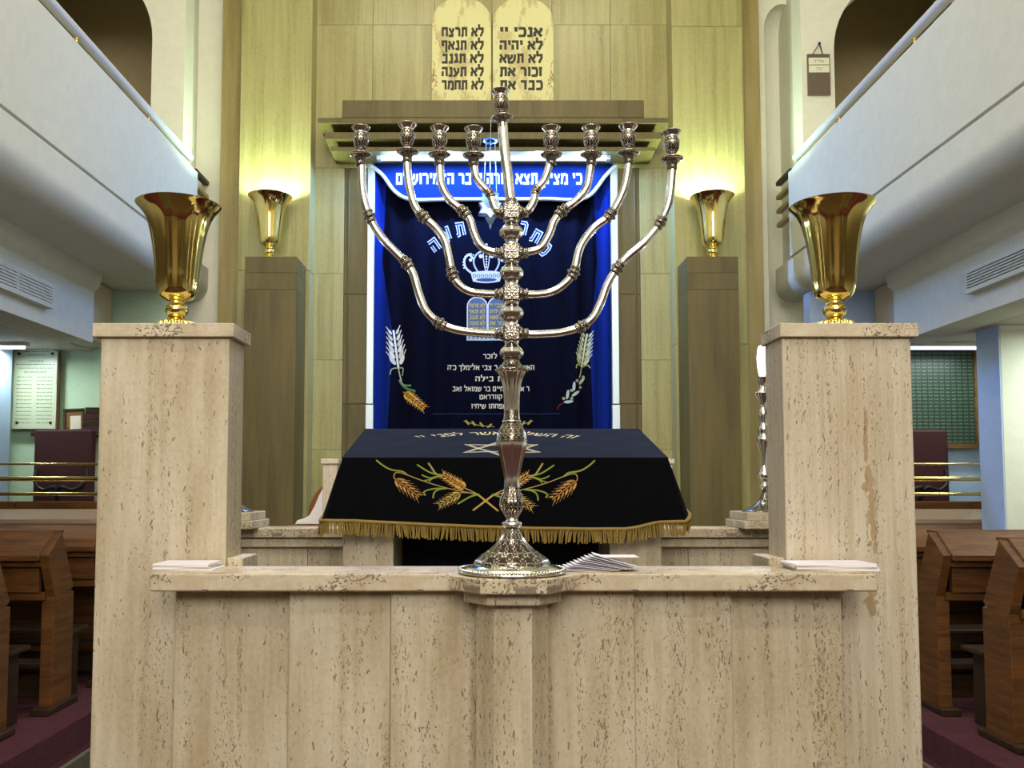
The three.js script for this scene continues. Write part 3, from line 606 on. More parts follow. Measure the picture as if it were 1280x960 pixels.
// eternal light on its chains in front of the curtain
{
  const zc = 7.12, c = W(613, 262, zc), t = thing('eternal_light', 'small blue-white star lamp hung on thin chains before the ark', 'lamp', null, c);
  const L = (px, py) => W(px, py, zc).sub(c);
  const sh = new THREE.Shape(), R = 0.1;
  for (let k = 0; k < 12; k++) { const a = k / 12 * Math.PI * 2 + Math.PI / 2, r = k % 2 ? R * 0.62 : R; k ? sh.lineTo(Math.cos(a) * r, Math.sin(a) * r * 0.8) : sh.moveTo(Math.cos(a) * r, Math.sin(a) * r * 0.8); }
  const g = new THREE.ExtrudeGeometry(sh, { depth: 0.06, bevelEnabled: true, bevelSize: 0.01, bevelThickness: 0.015, bevelSegments: 3 }); g.translate(0, 0, -0.03);
  part('star_body', g, phys({ color: 0xaecbf0, metalness: 0.7, roughness: 0.25 }), t);
  part('glass', revolve([[0.05, 0.0], [0.07, 0.05], [0.066, 0.11], [0.072, 0.13]], { seg: 24 }), phys({ color: 0xa8c8ff, emissive: 0x88b4ff, emissiveIntensity: 0.8, transmission: 0.5, thickness: 0, roughness: 0.2, side: THREE.DoubleSide }), t);
  part('glow', new THREE.SphereGeometry(0.03, 16, 12).translate(0, 0.07, 0), std({ color: 0xffffff, emissive: 0xff9a90, emissiveIntensity: 2.5 }), t, 'small pinkish flame bulb');
  part('finial', revolve([[0.045, -0.07], [0.03, -0.1], [0.012, -0.13], [0.006, -0.155], [0.001, -0.165]], { seg: 18 }), phys({ color: 0xaecbf0, metalness: 0.7, roughness: 0.25 }), t);
  for (const [x0, x1] of [[596, 604], [613.5, 612], [632, 621]]) part('chain', rod(L(x1, 250), L(x0 * 0.3 + 613 * 0.7, 176), 0.003, 6), M.alu, t);
  part('crown_ring', new THREE.TorusGeometry(0.055, 0.008, 8, 24).rotateX(Math.PI / 2).translate(...L(613, 176).toArray()), phys({ color: 0x5b8ee0, metalness: 0.7, roughness: 0.3 }), t, 'blue metal ring');
  part('ceiling_chain', rod(L(613, 176), L(613.5, 151), 0.003, 6), M.alu, t);
  part('bracket', rod(L(613.5, 151), L(613.5, 151).add(new THREE.Vector3(0, 0, -0.1)), 0.006, 8), M.alu, t);
}

/* ------------------------------------------------------------------ gilt cup lamps */
function cupGeo() {
  const k = 2.55 / F, prof = [[9, 0], [14, 2.5], [22, 8], [25.5, 20], [27.5, 40], [30, 62], [33.5, 84], [38, 102], [44, 114], [51, 122], [52.2, 123.6]];
  const inner = prof.slice().reverse().map(([r, y]) => [Math.max(r - 1.4, 0.5), y + 0.6]);
  const fl = (th, y) => { const a = sst(6, 18, y / k) * (1 - sst(100, 120, y / k)); return 1 + a * 0.018 * (Math.abs(Math.cos(th * 7)) - 0.6); };
  const out = revolve(prof.map(([r, y]) => [r * k, y * k]), { seg: 112, steps: 5, mod: fl });
  const inn = revolve(inner.map(([r, y]) => [r * k, y * k]), { seg: 112, steps: 5, mod: fl });
  const bowl = merge([out, inn]); bowl.translate(0, 33 * k, 0);
  const ball = revolve([[8, 13], [11.5, 15], [14, 21], [13, 27], [9.5, 30], [9, 33.5]].map(([r, y]) => [r * k, y * k]), { seg: 40 });
  const foot = revolve([[0.5, 0], [22, 0], [23, 2], [22, 6], [17, 9], [11, 11], [8, 13]].map(([r, y]) => [r * k, y * k]), { seg: 120, steps: 3, mod: (th, y) => 1 + 0.07 * (1 - sst(4 * k, 10 * k, y)) * Math.cos(th * 20) });
  return { bowl, ball, foot };
}
const CUP = cupGeo();
function cup(label, pos, sc) {
  const t = thing('gilt_cup', label, 'cup lamp', null, pos); t.scale.setScalar(sc);
  part('bowl', CUP.bowl, M.gold, t); part('knop', CUP.ball, M.gold, t); part('foot', CUP.foot, M.gold, t);
  return t;
}
cup('large gilt flared cup on stone pillar with the unstained front', new THREE.Vector3(PX(221, 2.545, 380), PY(404, 2.47), -2.545), 1);
cup('large gilt flared cup on stone pillar with the brown drip stain', new THREE.Vector3(PX(1043, 2.545, 380), PY(404, 2.47), -2.545), 1);
for (const s of [-1, 1]) {
  // brown pedestals before the pilasters
  const x0 = s < 0 ? PX(305, 7.0, 400) : PX(860, 7.0, 400), x1 = s < 0 ? PX(370, 7.0, 400) : PX(924, 7.0, 400), yt = PY(320.5, 7.0), cx = (x0 + x1) / 2;
  const p = thing('lamp_pedestal', s < 0 ? 'tall brown stone pedestal against the pilaster nearer the draped chair' : 'tall brown stone pedestal against the pilaster behind the lit candlestick', 'pedestal');
  const ys = [yt, PY(341, 7), PY(362, 7), PY(720, 7)];
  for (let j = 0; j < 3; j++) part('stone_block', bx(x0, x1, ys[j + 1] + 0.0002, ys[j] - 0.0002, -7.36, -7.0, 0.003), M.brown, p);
  const t = cup(s < 0 ? 'small gilt wall lamp cup lit from inside, above the draped chair' : 'small gilt wall lamp cup lit from inside, above the candlestick', new THREE.Vector3(PX(s < 0 ? 337 : 891, 7.16, 300), yt, -7.16), 1.5 );
  const yb = yt + 0.36;
  const bulb = part('bulb', new THREE.SphereGeometry(0.02, 16, 12).translate(0, 0.29, 0), std({ color: 0xffffff, emissive: 0xf4ffd0, emissiveIntensity: 10 }), t, 'glowing bulb inside the cup');
  const l = new THREE.PointLight(0xd8fff0, 6.2, 0, 2); l.position.set(t.position.x, yt + 0.45, -7.22); l.castShadow = true; l.name = 'cup_light'; l.shadow.radius = 2; scene.add(l);
}

/* ------------------------------------------------------------------ bimah: parapet, pillars */
const TOP = yE(-0.226), ZP = 2.3;
{
  const t = thing('bimah_parapet', 'pale travertine parapet with a moulded coping and a central pedestal', 'parapet');
  const edges = [[208, 357, 2.355], [357, 487, 2.325], [487, 640, 2.31], [640, 795, 2.312], [795, 920, 2.33], [920, 1066, 2.36]];
  for (const [a, b, d] of edges) part('stone_panel', bx(PX(a, ZP, 840) + 0.0006, PX(b, ZP, 840) - 0.0006, FLOOR, PY(735, ZP) + 0.01, -d, -2.47, 0.003), M.stone, t);
  part('coping', bx(PX(186, 2.27, 725), PX(1098, 2.27, 725), TOP - 0.047, TOP, -2.475, -2.27, 0.006), M.coping, t, 'veined coping slab');
  const xc = PX(640, 2.27, 720), oct = (r, y0, y1, m, nm, zc = 2.29) => {
    const s = new THREE.Shape(), f = 0.4142 * r; [[-r, -0.02], [-r, f * 0.9], [-f * 1.25, r], [f * 1.25, r], [r, f * 0.9], [r, -0.02]].forEach(([x, z], i) => i ? s.lineTo(x, -z) : s.moveTo(x, -z));
    const g = new THREE.ExtrudeGeometry(s, { depth: y1 - y0, bevelEnabled: true, bevelSize: 0.003, bevelThickness: 0.003, bevelSegments: 1 });
    g.rotateX(-Math.PI / 2); g.translate(xc, y0, -zc);
    return part(nm, toCreasedNormals(boxUV(g), 0.4), m, t);
  };
  oct(0.152, TOP - 0.035, TOP - 0.0035, M.coping, 'pedestal_top'); oct(0.12, TOP - 0.066, TOP - 0.036, M.stone, 'pedestal_neck'); oct(0.088, FLOOR, TOP - 0.066, M.stone, 'pedestal_shaft');
}
{
  // right-hand pillar carries a brown run of damp
  const blobs = []; let x = 0.63;
  const V = (py) => 1 - (py - 422) / (1000 - 422), U = (px) => (px - 981) / (1143 - 981);
  for (const [px, py, rx, ry] of [[1086, 600, 5, 16], [1084, 612, 7, 8], [1088, 630, 4, 22], [1087, 650, 5, 12], [1090, 668, 4, 14], [1091, 690, 3, 8], [1085, 684, 3, 4], [1087, 742, 7, 11], [1084, 758, 8, 9], [1087, 768, 5, 8], [1083, 560, 3, 26], [1084, 530, 2.5, 16]]) blobs.push([U(px), V(py), rx / 162, ry / 578]);
  const N = lattice(60, 160);
  const tx = travertine(512, 1800, { base: [201, 188, 163], light: [214, 204, 182], dark: [183, 166, 136], pit: [112, 92, 68], count: 3600, strength: 0.82, mm: 1.3, bands: 10, stain: (u, v) => { let m = 0; for (const [a, b, c, d] of blobs) { const q = Math.hypot((u - a) / c, (v - b) / d) + (N(u, v) - 0.5) * 0.5; m = Math.max(m, 1 - sst(0.85, 1.02, q)); } return m * 0.55; } });
  for (const s of [-1, 1]) {
    const t = thing('stone_pillar', s < 0 ? 'unstained travertine pillar at the end of the parapet' : 'travertine pillar with brown drip stains at the end of the parapet', 'pillar');
    const x0 = s < 0 ? PX(121.5, 2.47, 600) : PX(980.5, 2.47, 600), x1 = s < 0 ? PX(284, 2.47, 600) : PX(1143.5, 2.47, 600), yt = PY(422, 2.47);
    const g = bx(x0, x1, FLOOR, yt, -2.62, -2.47, 0.003);
    if (s > 0) {
      const p = g.attributes.position, n = g.attributes.normal, yb = PY(1000, 2.47);
      for (let i = 0; i < p.count; i++) g.attributes.uv.setXY(i, Math.abs(n.getX(i)) > 0.7 ? (p.getZ(i)) / 0.37 : (p.getX(i) - x0) / (x1 - x0), (p.getY(i) - yb) / (yt - yb));
      part('shaft', g, phys({ map: tx.map, bumpMap: tx.bump, bumpScale: 0.0022, roughness: 0.55 }), t);
    } else part('shaft', g, M.stone, t);
    const c0 = s < 0 ? PX(116, 2.46, 410) : PX(974.5, 2.46, 410), c1 = s < 0 ? PX(293, 2.46, 410) : PX(1147.5, 2.46, 410);
    part('cap', bx(c0, c1, yt, PY(404, 2.46), -2.635, -2.455, 0.003), M.coping, t, 'veined cap slab');
    const xi = s < 0 ? x1 : x0;
    part('plinth', bx(xi, xi - s * 0.045, TOP - 0.05, TOP + 0.022, -2.64, -2.48, 0.004), M.stone, t);
  }
}
// far parapet of the bimah, with corner blocks
{
  const t = thing('far_parapet', 'low travertine wall with coping behind the reading desk', 'parapet');
  const z = 4.3, a = -1.55, b = 1.55;
  part('coping', bx(a, b, PY(672, z), PY(660, z), -4.5, -4.28, 0.005), M.coping, t);
  part('string_course', bx(a, b, PY(684, z), PY(673.5, z), -4.45, -4.3, 0.004), M.stone, t);
  for (let i = 0; i < 5; i++) part('stone_panel', bx(lerp(a, b, i / 5) + 0.001, lerp(a, b, (i + 1) / 5) - 0.001, FLOOR, PY(684, z), -4.45, -4.33, 0.003), M.stone, t);
  for (const s of [-1, 1]) {
    const p = thing('corner_block', s < 0 ? 'stepped stone block under the candlestick without a visible lamp' : 'stepped stone block under the lit silver candlestick', 'stone block');
    const xc = s * 1.3, yb = PY(660, 4.3), ym = PY(651, 4.2), yt = PY(640.5, 4.2);
    part('lower_block', bx(xc - 0.14, xc + 0.14, yb, ym, -4.5, -4.17, 0.005), M.coping, p);
    part('upper_block', bx(xc - 0.125, xc + 0.125, ym, yt, -4.48, -4.18, 0.005), M.stone, p);
    // silver candlesticks
    const c = thing('candlestick', s < 0 ? 'silver candlestick almost hidden behind the unstained pillar' : 'silver candlestick with a glowing bulb beside the stained pillar', 'candlestick', null, new THREE.Vector3(xc, yt, -4.3));
    const k = 4.3 / F;
    part('foot', revolve([[0.5, 0], [26, 0], [26, 2], [20, 5], [13, 9], [7, 15], [4, 22], [3.5, 27]].map(([r, y]) => [r * k, y * k]), { seg: 40 }), M.chased, c);
    part('stem', revolve([[3.5, 27], [6, 32], [3.5, 37], [7, 42], [8, 47], [4, 55], [3, 60], [5.5, 78], [8.5, 90], [6, 96], [6.5, 104], [4, 110], [5.5, 120], [5, 126], [3.5, 130]].map(([r, y]) => [r * k, y * k]), { seg: 32 }), M.silver, c);
    part('nozzle', revolve([[3.5, 130], [4, 136], [9, 146], [10, 149], [5, 152], [4, 158], [6, 164], [8, 168], [7.6, 168.6], [0.5, 168]].map(([r, y]) => [r * k, y * k]), { seg: 32 }), M.silver, c);
    part('bulb', revolve([[3, 168], [5.2, 178], [6.2, 190], [5.8, 198], [4.2, 207], [0.5, 209]].map(([r, y]) => [r * k, y * k]), { seg: 24 }), std({ color: 0xffffff, emissive: 0xe8ecff, emissiveIntensity: 6 }), c, 'glowing white candle bulb');
    const l = new THREE.PointLight(0xe6ecff, 0.9, 0, 2); l.position.set(xc, yt + 188 * k, -4.3); l.name = 'candle_light'; l.castShadow = true; scene.add(l);
  }
  for (const s of [-1, 1]) {
    const p = thing('stone_post', s < 0 ? 'short cream stone post with cap beside the draped chair' : 'short cream stone post with cap behind the plain side of the reading desk', 'post');
    const xa = s < 0 ? PX(401, 4.7, 600) : PX(826, 4.7, 600), xb = s < 0 ? PX(424, 4.7, 600) : PX(843, 4.7, 600), zz = 4.7;
    part('shaft', bx(xa + 0.01, xb - 0.01, FLOOR, PY(580, zz), -zz - 0.1, -zz, 0.004), M.stone, p); part('cap', bx(xa, xb, PY(580, zz), PY(573.5, zz), -zz - 0.11, -zz + 0.01, 0.004), M.coping, p);
  }
}
// chair with a white cloth thrown over it
{
  const z = 5.35, c = W(424, 660, z), t = thing('wooden_chair', 'brown wooden chair with rounded back draped with white cloth', 'chair', null, new THREE.Vector3(c.x, FLOOR, -z));
  const k = z / F, y0 = PY(660, z) - FLOOR;
  const arc = []; for (let i = 0; i <= 16; i++) { const a = i / 16 * Math.PI; arc.push(new THREE.Vector3(-Math.cos(a) * 33 * k, y0 + (12 + Math.sin(a) * 42) * k, 0)); }
  part('backrest', tube(arc, 0.03, 40, 10), M.chairwood, t);
  const sh = new THREE.Shape(); arc.forEach((p, i) => i ? sh.lineTo(p.x, p.y) : sh.moveTo(p.x, p.y)); sh.closePath();
  part('back_panel', new THREE.ExtrudeGeometry(sh, { depth: 0.02, bevelEnabled: false }), M.chairwood, t);
  part('seat', bx(-60 * k, 40 * k, y0 - 0.03, y0 + 0.022, -0.03, 0.42, 0.01), M.chairwood, t);
  for (const [x, zz] of [[-0.24, 0], [0.17, 0], [-0.24, 0.38], [0.17, 0.38]]) part('leg', bx(x - 0.02, x + 0.02, 0, y0 - 0.03, zz - 0.02, zz + 0.02, 0.004), M.chairwood, t);
  const d = thing('white_cloth', 'white cloth draped over the back of the wooden chair', 'cloth', null, new THREE.Vector3(c.x, FLOOR + y0 + 0.022, -z));
  const s2 = new THREE.Shape(); [[-49, 0], [-47, 2.5], [-38, 5], [-32, 9], [-26, 20], [-21, 32], [-15, 44], [0, 50], [18, 46], [26, 30], [30, 0]].forEach(([x, y], i) => i ? s2.lineTo(x * k, y * k) : s2.moveTo(x * k, y * k)); s2.closePath();
  part('drape', new THREE.ExtrudeGeometry(s2, { depth: 0.05, bevelEnabled: true, bevelSize: 0.008, bevelThickness: 0.012, bevelSegments: 3 }).translate(0, 0.009, 0.045), M.linen, d);
}
/* ------------------------------------------------------------------ reading desk and its embroidered cover */
{
  const zf = 3.3, zb = 3.93, xf0 = PX(428, zf, 573), xf1 = PX(835, zf, 573), yf = PY(573.5, zf), yb = PY(537, zb), desk = thing('reading_desk', 'stone-legged reading desk under the dark embroidered cover', 'desk');
  part('desk_top', (() => { const g = extrudeX([[-zf - 0.02, yf - 0.012], [-zb, yb - 0.016], [-zb, yb - 0.07], [-zf - 0.02, yf - 0.07]], xf0 + 0.015, xf1 - 0.015); return g; })(), M.woodDark, desk);
  part('leg', bx(PX(428, 3.36, 690), PX(492, 3.36, 690), FLOOR, yf - 0.072, -3.85, -3.36, 0.005), M.stone, desk);
  part('leg', bx(PX(762, 3.36, 690), PX(827, 3.36, 690), FLOOR, yf - 0.072, -3.85, -3.36, 0.005), M.stone, desk);
  part('back_sheet', bx(PX(492, 3.7, 690), PX(764, 3.7, 690), FLOOR, yf - 0.072, -3.72, -3.7, 0.003), std({ color: 0x0c0e18, roughness: 0.95 }), desk, 'dark sheet between the legs');  // near-black sheet closing the gap between the legs
  const cover = thing('desk_cover', 'black velvet desk cover embroidered with wheat and edged in gold fringe', 'cover');
  const topTex = canvasTex(1220, 660, (c, w, h) => {
    c.fillStyle = '#151a2b'; c.fillRect(0, 0, w, h);
    const col = '#d6caa0', txt = 'זה השלחן אשר לפני יי'; const cx = 590, cy = 720, R = 600; let total = 0; const s = 66;
    for (const ch of txt) total += gw(ch, s, 0.75) * 0.95; let a = total / 2 / R;
    for (const ch of txt) { const da = gw(ch, s, 0.75) * 0.95 / R; a -= da / 2; if (ch !== ' ') glyph(c, ch, cx + Math.sin(a) * R - gw(ch, s, 0.75) / 2, cy - Math.cos(a) * R - s / 2, s, { color: col, pen: 0.18, narrow: 0.75, turn: a }); a -= da / 2; }
    for (const k of [0, 1]) for (const r of [170, 150]) { c.strokeStyle = '#d8cfae'; c.lineWidth = 6; c.beginPath(); for (let i = 0; i < 3; i++) { const t = k * Math.PI + i / 3 * Math.PI * 2 + Math.PI / 2; const x = 600 + Math.cos(t) * r, y = 470 + Math.sin(t) * r * 0.95; i ? c.lineTo(x, y) : c.moveTo(x, y); } c.closePath(); c.stroke(); }
  });
  const q = (u, v) => new THREE.Vector3(lerp(xf0, xf1, u), lerp(yb, yf, v) + 0.004, lerp(-zb, -zf, v));
  const g = new THREE.PlaneGeometry(1, 1, 40, 20), p = g.attributes.position;
  for (let i = 0; i < p.count; i++) { const u = p.getX(i) + 0.5, v = 0.5 - p.getY(i), s = q(u, v); p.setXYZ(i, s.x, s.y + 0.0015 * Math.sin(u * 31) * Math.sin(v * 17), s.z); g.attributes.uv.setXY(i, u, 1 - v); }
  g.computeVertexNormals();
  part('cover_top', g, phys({ map: topTex, roughness: 1, specularIntensity: 0.3, sheen: 0.2, sheenRoughness: 0.45, sheenColor: new THREE.Color(0x3a4670), side: THREE.DoubleSide }), cover, 'sloping top with gold star and lettering');
  // the skirt hangs from the left, front and right edges and swings out towards the hem
  const K = 4.2, tw = 407, th = 92;
  const sk = canvasTex(Math.round(tw * K), Math.round(th * K), (c, w, h) => {
    c.fillStyle = '#090a0e'; c.fillRect(0, 0, w, h); c.setTransform(K, 0, 0, K, -428 * K, -573 * K);
    const draw = () => {
      const st = '#b79a5e', gr = '#8b9a45';
      line(c, [471, 577, 478, 584, 490, 591, 504, 592, 509, 597], 2.2, gr);
      line(c, [493, 602, 492, 595, 500, 593, 530, 606, 560, 615, 580, 619, 597, 622, 608, 631, 622, 643], 1.3, st);
      line(c, [597, 622, 609, 632, 622, 643], 2.4, '#c2a25c');
      wheat(c, 493, 602, 524, 627, 6, 13, ['#b98340', '#cf9a50', '#a8824e']);
      wheat(c, 583, 615, 553, 596, 7, 15, ['#c9923e', '#dcab5c', '#b58f55']); line(c, [583, 615, 590, 618, 597, 622], 1.4, st);
      wheat(c, 577, 620, 549, 638, 6, 11, ['#bd9a48', '#d2b264', '#b39a5a']); line(c, [577, 620, 588, 620, 597, 622], 1.4, st);
      line(c, [522, 583, 533, 591, 541, 595, 552, 597], 2, gr); line(c, [536, 581, 541, 589, 545, 596, 552, 597], 2.4, '#a59a55'); line(c, [528, 597, 537, 602, 545, 599, 552, 598], 1.8, gr); line(c, [531, 605, 541, 602, 550, 598], 1.6, gr); line(c, [537, 606, 540, 601, 550, 599], 1.4, gr);
      line(c, [532, 624, 529, 622, 533, 618, 545, 615, 558, 615], 2, gr); line(c, [542, 628, 542, 621, 549, 616, 558, 615], 2, gr); line(c, [573, 635, 582, 629, 588, 625, 598, 622], 2.2, gr);
    };
    draw(); c.save(); c.translate(1214 , 0); c.scale(-1, 1); draw(); c.restore();
  });
  const hem = (x) => { const n = (x - 428) / 407; return 650 + 11 * Math.sin(clamp(n, 0, 1) * Math.PI * 0.62) + (n > 0.85 ? -9 * sst(0.85, 1, n) : 0); };
  const path = []; const N0 = 10, N1 = 120;
  for (let i = 0; i <= N0; i++) path.push({ p: q(0, i / N0), n: new THREE.Vector3(-1, 0, 0.12), u: -0.02, f: 1, h: 0.235 - 0.0 * i, e: 0 });
  for (let i = 0; i <= N1; i++) { const u = i / N1, e = Math.abs(u - 0.5) * 2, s = q(u, 1), hy = PY(hem(428 + 407 * u), zf) ; path.push({ p: s, n: new THREE.Vector3(Math.sign(u - 0.5) * sst(0.93, 1, e) * 0.9, 0, 1).normalize(), u, f: 0.3 + 0.7 * sst(0.9, 1, e), h: s.y - hy, e }); }
  for (let i = 0; i <= N0; i++) path.push({ p: q(1, 1 - i / N0), n: new THREE.Vector3(1, 0, 0.12), u: 1.02, f: 1, h: 0.215, e: 0 });
  const rows = 14, pos = [], uv = [], idx = [], hemP = [];
  path.forEach((s, i) => {
    for (let j = 0; j <= rows; j++) {
      const t = j / rows, r = Math.min(1, t * 5), flare = (0.001 + 0.075 * s.f * t + 0.006 * Math.sin(i * 0.33) * t) , dy = -s.h * t;
      const v = s.p.clone().addScaledVector(s.n, flare * (0.4 + 0.6 * r)); v.y += dy + (j === 0 ? 0.0005 : 0);
      pos.push(v.x, v.y, v.z); uv.push(s.u, 1 - t);
      if (j === rows) hemP.push({ v, n: s.n });
    }
    if (i) for (let j = 0; j < rows; j++) { const a = (i - 1) * (rows + 1) + j, b = a + rows + 1; idx.push(a, a + 1, b, b, a + 1, b + 1); }
  });
  const sg = new THREE.BufferGeometry(); sg.setAttribute('position', new THREE.Float32BufferAttribute(pos, 3)); sg.setAttribute('uv', new THREE.Float32BufferAttribute(uv, 2)); sg.setIndex(idx); sg.computeVertexNormals();
  part('skirt', sg, phys({ map: sk, roughness: 1, specularIntensity: 0.15, side: THREE.DoubleSide }), cover, 'hanging front with crossed wheat ears in gold thread');
  // gold fringe: a braid and single cords
  const goldThread = std({ color: 0x947a38, roughness: 0.75 }), cur = new THREE.CatmullRomCurve3(hemP.map((h) => h.v.clone().addScaledVector(h.n, 0.003)));
  part('braid', new THREE.TubeGeometry(cur, 260, 0.0075, 6), goldThread, cover, 'gold braid along the hem');
  const cords = []; const n = 560;
  for (let i = 0; i < n; i++) {
    const t = (i + 0.5) / n, a = cur.getPointAt(t), lean = (rnd() - 0.5) * 0.016 + Math.sin(i * 0.13) * 0.006, len = 0.046 + rnd() * 0.01;
    const cg = new THREE.CylinderGeometry(0.0024, 0.0028, len, 5, 1, true); cg.rotateZ(lean / len); cg.translate(a.x + lean / 2, a.y - len / 2, a.z + (rnd() - 0.5) * 0.008); cords.push(cg);
  }
  const fr = part('fringe', merge(cords), goldThread, cover, 'gold fringe of twisted cords'); fr.userData.kind = 'stuff';
}

/* ------------------------------------------------------------------ the nine-branched candelabrum */
{
  const zm = 2.27, c = W(640, 716, zm); c.y = TOP;
  const t = thing('menorah', 'large silver nine-branched menorah on the parapet pedestal', 'menorah', null, c);
  const k = zm / F, L = (px, py) => W(px, py, zm).sub(c), H = (py) => PY(py, zm) - c.y;
  const R = (list) => list.map(([r, py]) => [r * k, H(py)]);
  // foot
  part('foot', revolve([[0.5, 715.4], [66, 715.4], [67, 713.5], [65, 711.5]].map(([r, py]) => [r * k, H(py)]), { seg: 96, smooth: false }), M.silver, t);
  const beads = []; for (let i = 0; i < 90; i++) { const a = i / 90 * 6.28318; beads.push(new THREE.SphereGeometry(2.2 * k, 8, 6).translate(Math.cos(a) * 65 * k, H(711), Math.sin(a) * 65 * k)); }
  const bd = part('bead_rim', merge(beads), M.silver, t, 'ring of small beads'); bd.userData.kind = 'stuff';
  part('foot_dish', revolve(R([[64, 711.5], [58, 708], [50, 705.5], [46.5, 704]]), { seg: 96 }), M.silver, t);
  part('foot_dome', revolve(R([[47, 704.5], [45, 700], [38, 694], [27, 686], [18, 677], [12.5, 669], [9.5, 663], [8.5, 660]]), { seg: 96, mod: (th, y) => 1 + 0.025 * Math.cos(th * 8) }), M.chased, t, 'chased dome with leaf ornament');
  const oct = (a) => (th) => { const n = 8, q = ((th % (6.28318 / n)) + 6.28318 / n) % (6.28318 / n) - 3.14159 / n; return 1 + a * (0.9239 / Math.cos(q) - 0.96); };
  part('foot_ring', revolve(R([[7.5, 661], [11, 659.5], [12.8, 656], [11.5, 652.5], [8, 651], [7, 648]]), { seg: 48 }), M.silver, t);
  part('lower_bulb', revolve(R([[7, 648], [10, 643], [14.5, 635], [15.5, 628], [13.5, 621], [10.5, 614], [9.5, 609]]), { seg: 80, mod: (th) => 1 + 0.02 * Math.cos(th * 16) }), M.chased, t, 'chased bulb');
  part('baluster', revolve(R([[9.5, 609], [9.2, 600], [11, 588], [14.5, 572], [18, 558], [18.6, 552]]), { seg: 96, mod: oct(1) }), M.silver, t, 'smooth facetted baluster');
  part('baluster_collar', revolve(R([[18.8, 553], [18.4, 547], [16, 538], [12.5, 531], [11, 528.5]]), { seg: 80, mod: (th) => 1 + 0.02 * Math.cos(th * 8) }), M.chased, t, 'chased collar of leaves');
  part('ring', new THREE.TorusGeometry(10.6 * k, 1.5 * k, 10, 48).rotateX(Math.PI / 2).translate(0, H(527), 0), M.silver, t);
  part('sleeve', revolve(R([[10.6, 526.5], [10, 520], [9.4, 512]]), { seg: 64 }), M.chased, t);
  part('fluted_shaft', revolve(R([[9.2, 513], [9.3, 500], [10.5, 485], [13.5, 473], [17, 466.5], [19.5, 464.5]]), { seg: 128, mod: (th) => 1 + 0.045 * Math.cos(th * 16) }), M.silver, t, 'fluted flaring shaft');
  part('flange', revolve(R([[19, 465.5], [21, 463.5], [19.5, 461], [14, 457.5], [10.5, 453], [9.5, 450]]), { seg: 64, mod: (th) => 1 + 0.015 * Math.cos(th * 8) }), M.chased, t);
  const knob = (yc) => part('knob', revolve(R([[7, yc + 13.5], [8.6, yc + 9], [12, yc + 6], [14.2, yc + 1.5], [14.2, yc - 1.5], [12, yc - 5.5], [8.4, yc - 9], [7, yc - 13.5]]), { seg: 96, mod: oct(1.3) }), M.silver, t, 'eight-sided knob');
  knob(441); knob(391); knob(341); knob(290);
  const hubY = [417, 367.5, 316.5, 266];
  hubY.forEach((y, i) => {
    const p = L(640, y), s = 10.5 * k; p.x = 0; p.z = 0;
    const h = part('hub', boxUV(new RoundedBoxGeometry(s * 2, s * 2, s * 2, 2, s * 0.22)).translate(0, p.y, 0), M.chasedBox, t, 'square hub with rosettes');
    const pet = [new THREE.SphereGeometry(2.2 * k, 12, 8)]; for (let q = 0; q < 8; q++) { const g = new THREE.SphereGeometry(1, 10, 8).scale(3 * k, 1.4 * k, 1.2 * k); g.translate(4.6 * k, 0, 0); g.rotateZ(q / 8 * 6.2832); pet.push(g); }
    for (const [u, v] of [[-1, -1], [1, -1], [-1, 1], [1, 1]]) pet.push(new THREE.SphereGeometry(1.5 * k, 8, 6).translate(u * 7.2 * k, v * 7.2 * k, 0));
    part('rosette', merge(pet).translate(0, p.y, s), M.silver, h);
    part('collar', revolve([[8.2 * k, p.y - s - 3 * k], [8.8 * k, p.y - s], [8.2 * k, p.y - s + 2 * k]], { seg: 32 }), M.silver, h);
    part('collar', revolve([[8.2 * k, p.y + s - 2 * k], [8.8 * k, p.y + s], [7.6 * k, p.y + s + 3 * k]], { seg: 32 }), M.silver, h);
  });
  // branches traced at the menorah's own distance; [x, y] of the axis, knuckles given by index
  const arms = [
    [[451, 196], [452, 207], [453.7, 241], [462, 270.6, 1], [476, 295], [495, 315.6], [508, 329, 1], [516, 341], [524, 368], [533, 389], [550, 404.5, 1], [569, 412], [595, 416], [626, 417.5]],
    [[509, 192], [509, 207], [512, 235], [519, 258], [529, 270.6, 1], [544, 284], [555, 299], [560.6, 319], [565.5, 342, 1], [572, 354], [586, 364.3], [603, 367], [626, 367.8]],
    [[549.5, 196], [550, 209], [552, 231], [562.5, 250], [579.4, 265, 1], [587, 274], [592.5, 291], [600, 306], [611, 314], [626, 316.5]],
    [[592, 196], [592.5, 206], [595.5, 222], [604.5, 234], [612, 242, 0.7], [616, 253], [620, 262], [627, 266]],
    [[689, 196], [685.6, 210.6], [680, 225.6], [670, 238.5, 0.7], [667, 252], [660, 263], [652, 266.5]],
    [[739, 196], [738, 211], [732.5, 236], [717.5, 253], [702.5, 264, 1], [693, 276], [685.6, 295], [674, 311], [653, 316.6]],
    [[785.5, 194], [785, 211], [779, 238.7], [762.5, 268.7, 1], [740, 287.5], [725, 310], [717, 340.6, 1], [706.6, 354], [691, 364.5], [674, 368], [653, 368.5]],
    [[840, 200], [840, 216], [835.6, 253.7], [825, 278, 1], [805.6, 302.5], [781, 324], [772, 335, 1], [760, 354], [751, 378], [741, 397], [727, 408, 1], [703, 415.4], [677, 417.8], [653, 418]],
  ];
